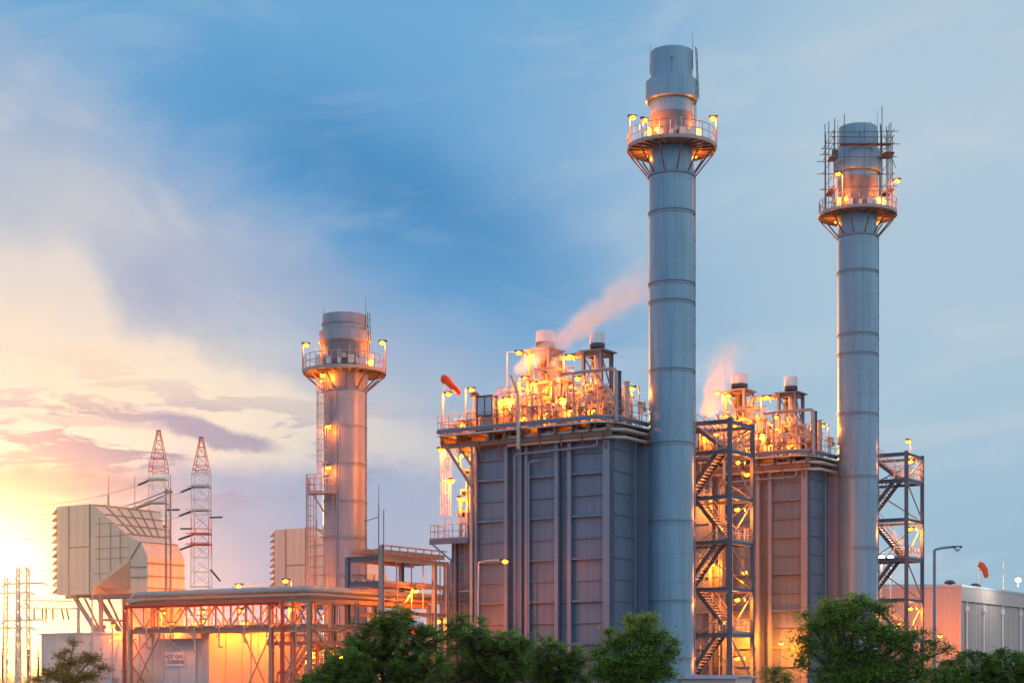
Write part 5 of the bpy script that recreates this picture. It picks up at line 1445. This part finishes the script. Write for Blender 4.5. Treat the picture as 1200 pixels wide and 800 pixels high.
tree('spreading feathery shrub with level branches at the lower right', 1150, 42,
     [(1120,795,26,7,.5),(1150,788,26,6,.5),(1182,790,22,8,.6),(1110,776,14,2.5,.3),(1136,766,18,2.5,.35),(1165,775,16,4,.4),(1190,768,14,4,.4),(1150,799,50,8,.8),(1096,786,10,3,.3),(1172,763,10,2,.25),(1198,781,10,6,.4)], 300, 'feather', LEAF_B, 16, name='bush')
tree('sunlit scrubby tree in front of the enclosure at the lower left', 75, 70,
     [(82,778,20,9,.7),(106,772,16,8,.6),(60,790,20,9,.7),(92,795,30,10,.9),(86,752,9,5,.35),(76,764,13,6,.4),(118,784,12,7,.4),(44,796,10,7,.4)], 170, 'round', LEAF_C, 17)
tree('dark shrub below the wall of the far boiler', 908, 90, [(905,790,16,12,.8),(918,795,14,10,.7)], 60, 'round', LEAF_A, 18, name='bush')

# ------------------------------------------------------------------ ground
mt, nt = newmat('yard_ground')
tc = nt.n('ShaderNodeTexCoord').outputs['Object']
n1 = nt.noise(tc, .03, 6, .6); n2 = nt.noise(tc, 1.5, 4, .6)
c = nt.mix(nt.smooth(n1, .42, .58), (.05,.085,.025,1), (.12,.115,.10,1)); c = nt.mix(nt.m('MULTIPLY', n2, .5), c, (.07,.07,.05,1))
b = nt.n('ShaderNodeBsdfPrincipled'); nt.inp(b.inputs[0], c); b.inputs['Roughness'].default_value = .95
bp = nt.n('ShaderNodeBump'); bp.inputs['Distance'].default_value = .05; nt.inp(bp.inputs['Height'], n2); nt.t.links.new(bp.outputs[0], b.inputs['Normal'])
finish(nt, b.outputs[0])
m = MB(); m.add([(-1500,-200,0),(1500,-200,0),(1500,2400,0),(-1500,2400,0)], [(0,1,2,3)])
o = solid(m, 'ground', mt, None, None, kind='structure')
CONC = paint('yard_concrete', (.13,.135,.14), .85, 0, .12, 0, .02, .4)
m = MB(); m.box(-60,118,-.1,75,215,.035)
solid(m, 'yard_pavement', CONC, None, None, kind='structure')

# ------------------------------------------------------------------ sky
SUN_AZ, SUN_EL = R(-17.2), R(3.6)      # left of the view axis (+Y), just above the horizon
w = bpy.data.worlds.new('World'); scene.world = w; w.use_nodes = True
nt = NT(w.node_tree); w.node_tree.nodes.clear()
tc = nt.n('ShaderNodeTexCoord').outputs['Generated']
sp = nt.n('ShaderNodeSeparateXYZ'); nt.t.links.new(tc, sp.inputs[0])
az = nt.m('MULTIPLY', nt.m('ARCTAN2', sp.outputs[0], sp.outputs[1]), 180/math.pi)     # degrees, + to the right
el = nt.m('MULTIPLY', nt.m('ARCSINE', sp.outputs[2]), 180/math.pi)
def d2(px, py):       # photograph pixel to sky degrees
    a = math.atan((px-600)/2000); return math.degrees(a), math.degrees(math.atan((790-py)/2000*math.cos(a)))
p2 = nt.xyz(nt.m('MULTIPLY', az, .1), nt.m('MULTIPLY', el, .1), nt.m('MULTIPLY', nt.m('SUBTRACT', 0, sp.outputs[1]), 3.0))
warp = nt.m('MULTIPLY', nt.m('SUBTRACT', nt.noise(p2, 1.9, 5, .55), .5), 2.8)
warp2 = nt.m('MULTIPLY', nt.m('SUBTRACT', nt.noise(p2, 3.1, 5, .6), .5), 2.2)
A = nt.m('ADD', az, warp); B = nt.m('ADD', el, warp2)
def gauss(px, py, sx, sy, rot=0, a=az, b=el):
    """soft elongated cloud, size in degrees"""
    x0, y0 = d2(px, py); c, s = math.cos(R(rot)), math.sin(R(rot))
    dx = nt.m('SUBTRACT', a, x0); dy = nt.m('SUBTRACT', b, y0)
    u = nt.m('DIVIDE', nt.m('ADD', nt.m('MULTIPLY', dx, c), nt.m('MULTIPLY', dy, s)), sx)
    v = nt.m('DIVIDE', nt.m('SUBTRACT', nt.m('MULTIPLY', dy, c), nt.m('MULTIPLY', dx, s)), sy)
    return nt.m('EXPONENT', nt.m('MULTIPLY', nt.m('ADD', nt.m('MULTIPLY', u, u), nt.m('MULTIPLY', v, v)), -1.0))
def halfplane(px0, py0, px1, py1, soft, a=az, b=el):
    """1 below/left of the line through two pixels"""
    x0, y0 = d2(px0, py0); x1, y1 = d2(px1, py1)
    L = math.hypot(x1-x0, y1-y0); nx, ny = (y1-y0)/L, -(x1-x0)/L
    d = nt.m('ADD', nt.m('MULTIPLY', nt.m('SUBTRACT', a, x0), nx), nt.m('MULTIPLY', nt.m('SUBTRACT', b, y0), ny))
    return nt.smooth(d, -soft, soft)
sky = nt.n('ShaderNodeTexSky'); sky.sky_type = 'NISHITA'; sky.sun_disc = False
sky.sun_elevation = SUN_EL; sky.sun_rotation = SUN_AZ; sky.air_density = 1.2; sky.dust_density = 1.5; sky.ozone_density = 2.0
# clear air behind the clouds: deep blue mid left, paler to the right and low down
c = nt.mix(nt.smooth(az, -8, 14), lin(80,156,212), lin(174,201,220))
c = nt.mix(nt.m('SUBTRACT', 1, nt.smooth(el, 1, 13)), c, lin(150,190,214))
c = nt.mix(nt.m('MULTIPLY', nt.smooth(el, 14, 24), nt.m('SUBTRACT', 1, nt.smooth(az, -2, 14))), c, lin(110,172,216))
c = nt.mix(nt.m('MULTIPLY', gauss(470,225,6.5,1.9,-27,A,B), .85), c, lin(48,134,192))
c = nt.mix(nt.m('MULTIPLY', gauss(560,330,5.0,1.6,-22,A,B), .45), c, lin(70,150,205))
# high thin veil
veil = nt.noise(nt.xyz(nt.m('MULTIPLY', nt.m('ADD', az, nt.m('MULTIPLY', el, .9)), .05), nt.m('MULTIPLY', nt.m('SUBTRACT', el, nt.m('MULTIPLY', az, .25)), .16), 0), 2.2, 5, .6, .6)
c = nt.mix(nt.m('MULTIPLY', nt.smooth(veil, .45, .75), nt.m('ADD', .25, nt.m('MULTIPLY', nt.smooth(az, -2, 12), .55))), c, lin(196,210,222))
c = nt.mix(nt.m('MULTIPLY', gauss(960,130,7,3,0,A,B), .35), c, lin(190,210,224))
# the big cloud bank of the left
bank = halfplane(-40,20,520,420,2.3,A,B)
c = nt.mix(nt.m('MULTIPLY', bank, .82), c, lin(176,190,210))
c = nt.mix(nt.m('MULTIPLY', gauss(360,330,3.4,1.2,-28,A,B), .5), c, lin(140,168,204))
c = nt.mix(nt.m('MULTIPLY', gauss(190,330,1.6,1.5,-50,A,B), .75), c, lin(150,168,204))
c = nt.mix(nt.m('MULTIPLY', gauss(110,240,2.8,1.3,-20,A,B), .6), c, lin(204,206,212))
edge = nt.m('MULTIPLY', nt.m('MAXIMUM', halfplane(100,358,480,503,.55,A,B), nt.m('MULTIPLY', halfplane(92,255,165,395,.6,A,B), nt.m('SUBTRACT', 1, nt.smooth(B, d2(100,320)[1], d2(100,225)[1])))), nt.m('SUBTRACT', 1, nt.smooth(az, -5, -1.0)))
c = nt.mix(nt.m('MULTIPLY', edge, .9), c, lin(226,218,212))
c = nt.mix(nt.m('MULTIPLY', gauss(120,440,5.0,1.6,-10,A,B), .9), c, lin(238,222,200))
c = nt.mix(nt.m('MULTIPLY', gauss(300,480,4.5,1.1,-14,A,B), .8), c, lin(240,228,208))
c = nt.mix(nt.m('MULTIPLY', gauss(440,510,2.6,1.0,-8,A,B), .55), c, lin(208,208,206))
puff = nt.noise(nt.xyz(nt.m('MULTIPLY', az, .22), nt.m('MULTIPLY', nt.m('ADD', el, nt.m('MULTIPLY', az, .3)), .42), 7.7), 1.3, 6, .62, .5)
pm = nt.m('MULTIPLY', nt.m('MULTIPLY', nt.smooth(puff, .45, .72), bank), nt.m('SUBTRACT', 1, nt.smooth(az, -9, -3)))
c = nt.mix(nt.m('MULTIPLY', pm, .3), c, lin(226,224,224))
# lavender layer low down
low = nt.m('MULTIPLY', nt.m('SUBTRACT', 1, nt.smooth(nt.m('ADD', el, nt.m('MULTIPLY', warp2, .9)), 6.2, 7.4)), nt.m('SUBTRACT', 1, nt.smooth(A, -6, 1)))
c = nt.mix(nt.m('MULTIPLY', low, .92), c, nt.mix(nt.smooth(az, -16, -9), lin(170,150,172), lin(122,156,204)))
c = nt.mix(nt.m('MULTIPLY', gauss(430,590,4.5,2.2,0,A,B), .6), c, lin(148,178,210))
wis = nt.noise(nt.xyz(nt.m('MULTIPLY', az, .16), nt.m('MULTIPLY', el, .8), 3.3), 1.5, 5, .62, .4)
band = nt.m('MULTIPLY', nt.smooth(wis, .49, .57), nt.m('MULTIPLY', gauss(120,520,8,1.7), .9))
c = nt.mix(band, c, lin(112,116,172))
dk = nt.m('SUBTRACT', gauss(250,506,2.5,.42,-10, nt.m('ADD', az, nt.m('MULTIPLY', warp2, .9)), nt.m('ADD', el, nt.m('MULTIPLY', warp2, .45))), .0)
c = nt.mix(nt.m('MULTIPLY', nt.smooth(dk, .25, .7), .9), c, lin(134,142,184))
dk = gauss(110,494,3.0,.22,-4, A, nt.m('ADD', el, nt.m('MULTIPLY', warp2, .35)))
c = nt.mix(nt.m('MULTIPLY', nt.smooth(dk, .3, .8), .6), c, lin(180,170,190))
dk = gauss(70,565,3.2,.55,0, A, nt.m('ADD', el, nt.m('MULTIPLY', warp2, .4)))
c = nt.mix(nt.m('MULTIPLY', nt.smooth(dk, .2, .8), .7), c, lin(116,108,158))
# glow of the low sun
sx_, sy_ = d2(-18, 668)
gx = nt.m('SUBTRACT', az, sx_); gy = nt.m('MULTIPLY', nt.m('SUBTRACT', el, sy_), 1.15)
rd = nt.m('SQRT', nt.m('ADD', nt.m('MULTIPLY', gx, gx), nt.m('MULTIPLY', gy, gy)))
g1 = nt.m('EXPONENT', nt.m('MULTIPLY', nt.m('MULTIPLY', rd, rd), -1/1.9**2))
g2 = nt.m('EXPONENT', nt.m('MULTIPLY', rd, -1/3.2))
c = nt.mix(nt.m('MULTIPLY', g2, .34, clamp=True), c, lin(255,222,150))
glowc = nt.mix(1.0, (0,0,0,1), (1.6,1.25,.72,1))
ga = nt.n('ShaderNodeMix', data_type='RGBA', blend_type='ADD'); nt.inp(ga.inputs['Factor'], g1); nt.inp(ga.inputs[6], c); ga.inputs[7].default_value = (1.5,1.25,.75,1)
c = ga.outputs[2]
# dusk side of the sky, overhead and behind the camera: even soft blue grey
back = nt.smooth(sp.outputs[1], .75, -.2)
dusk = nt.mix(nt.smooth(sp.outputs[0], -.75, .9), (.52,.76,1.10,1), (1.0,1.18,1.35,1))
c = nt.mix(nt.m('SUBTRACT', 1, nt.smooth(sp.outputs[1], -.1, .8)), c, dusk)
c = nt.mix(nt.smooth(el, 28, 60), c, (.33,.48,.72,1))
bg1 = nt.n('ShaderNodeBackground'); nt.inp(bg1.inputs[0], sky.outputs[0]); bg1.inputs[1].default_value = SKY_STRENGTH
bg2 = nt.n('ShaderNodeBackground'); nt.inp(bg2.inputs[0], c); bg2.inputs[1].default_value = CLOUD_STRENGTH
ad = nt.n('ShaderNodeAddShader'); nt.t.links.new(bg1.outputs[0], ad.inputs[0]); nt.t.links.new(bg2.outputs[0], ad.inputs[1])
o = nt.n('ShaderNodeOutputWorld'); nt.t.links.new(ad.outputs[0], o.inputs[0])

# ------------------------------------------------------------------ sun, haze, camera
sl = bpy.data.lights.new('sun', 'SUN'); sl.energy = SUN_STRENGTH; sl.color = (1., .40, .08); sl.angle = R(.6)
so = bpy.data.objects.new('sun', sl); link(so)
dv = Vector((math.sin(SUN_AZ)*math.cos(SUN_EL), math.cos(SUN_AZ)*math.cos(SUN_EL), math.sin(SUN_EL)))
so.rotation_mode = 'QUATERNION'; so.rotation_quaternion = dv.to_track_quat('Z', 'Y')
so.location = (-80, 240, 60)
if HAZE:
    mt, nt = newmat('air_haze')
    v = nt.n('ShaderNodeVolumePrincipled'); v.inputs['Color'].default_value = (.92,.93,.95,1); v.inputs['Density'].default_value = HAZE; v.inputs['Anisotropy'].default_value = .93
    finish(nt, v.outputs[0], True)
    m = MB(); m.box(-1510,-210,-1.1,1510,2410,57.5)
    solid(m, 'haze', mt, None, None, kind='stuff')
cam = bpy.data.cameras.new('camera'); co = bpy.data.objects.new('camera', cam); link(co)
co.location = (0,0,2.0); co.rotation_euler = (R(90),0,0)
cam.sensor_width = 36; cam.lens = 60; cam.clip_end = 6000; cam.clip_start = .5
cam.shift_x = 0; cam.shift_y = (790-400)/1200
scene.camera = co
scene.view_settings.view_transform = 'Standard'; scene.view_settings.look = 'None'
scene.view_settings.exposure = EXPOSURE; scene.view_settings.gamma = 1; scene.view_settings.use_curve_mapping = False
cy = scene.cycles
cy.use_denoising = True; cy.max_bounces = 5; cy.diffuse_bounces = 2; cy.glossy_bounces = 2; cy.transmission_bounces = 2; cy.volume_bounces = 2; cy.transparent_max_bounces = 4
cy.sample_clamp_indirect = 4; cy.sample_clamp_direct = 0; cy.use_light_tree = True; cy.caustics_reflective = False; cy.caustics_refractive = False
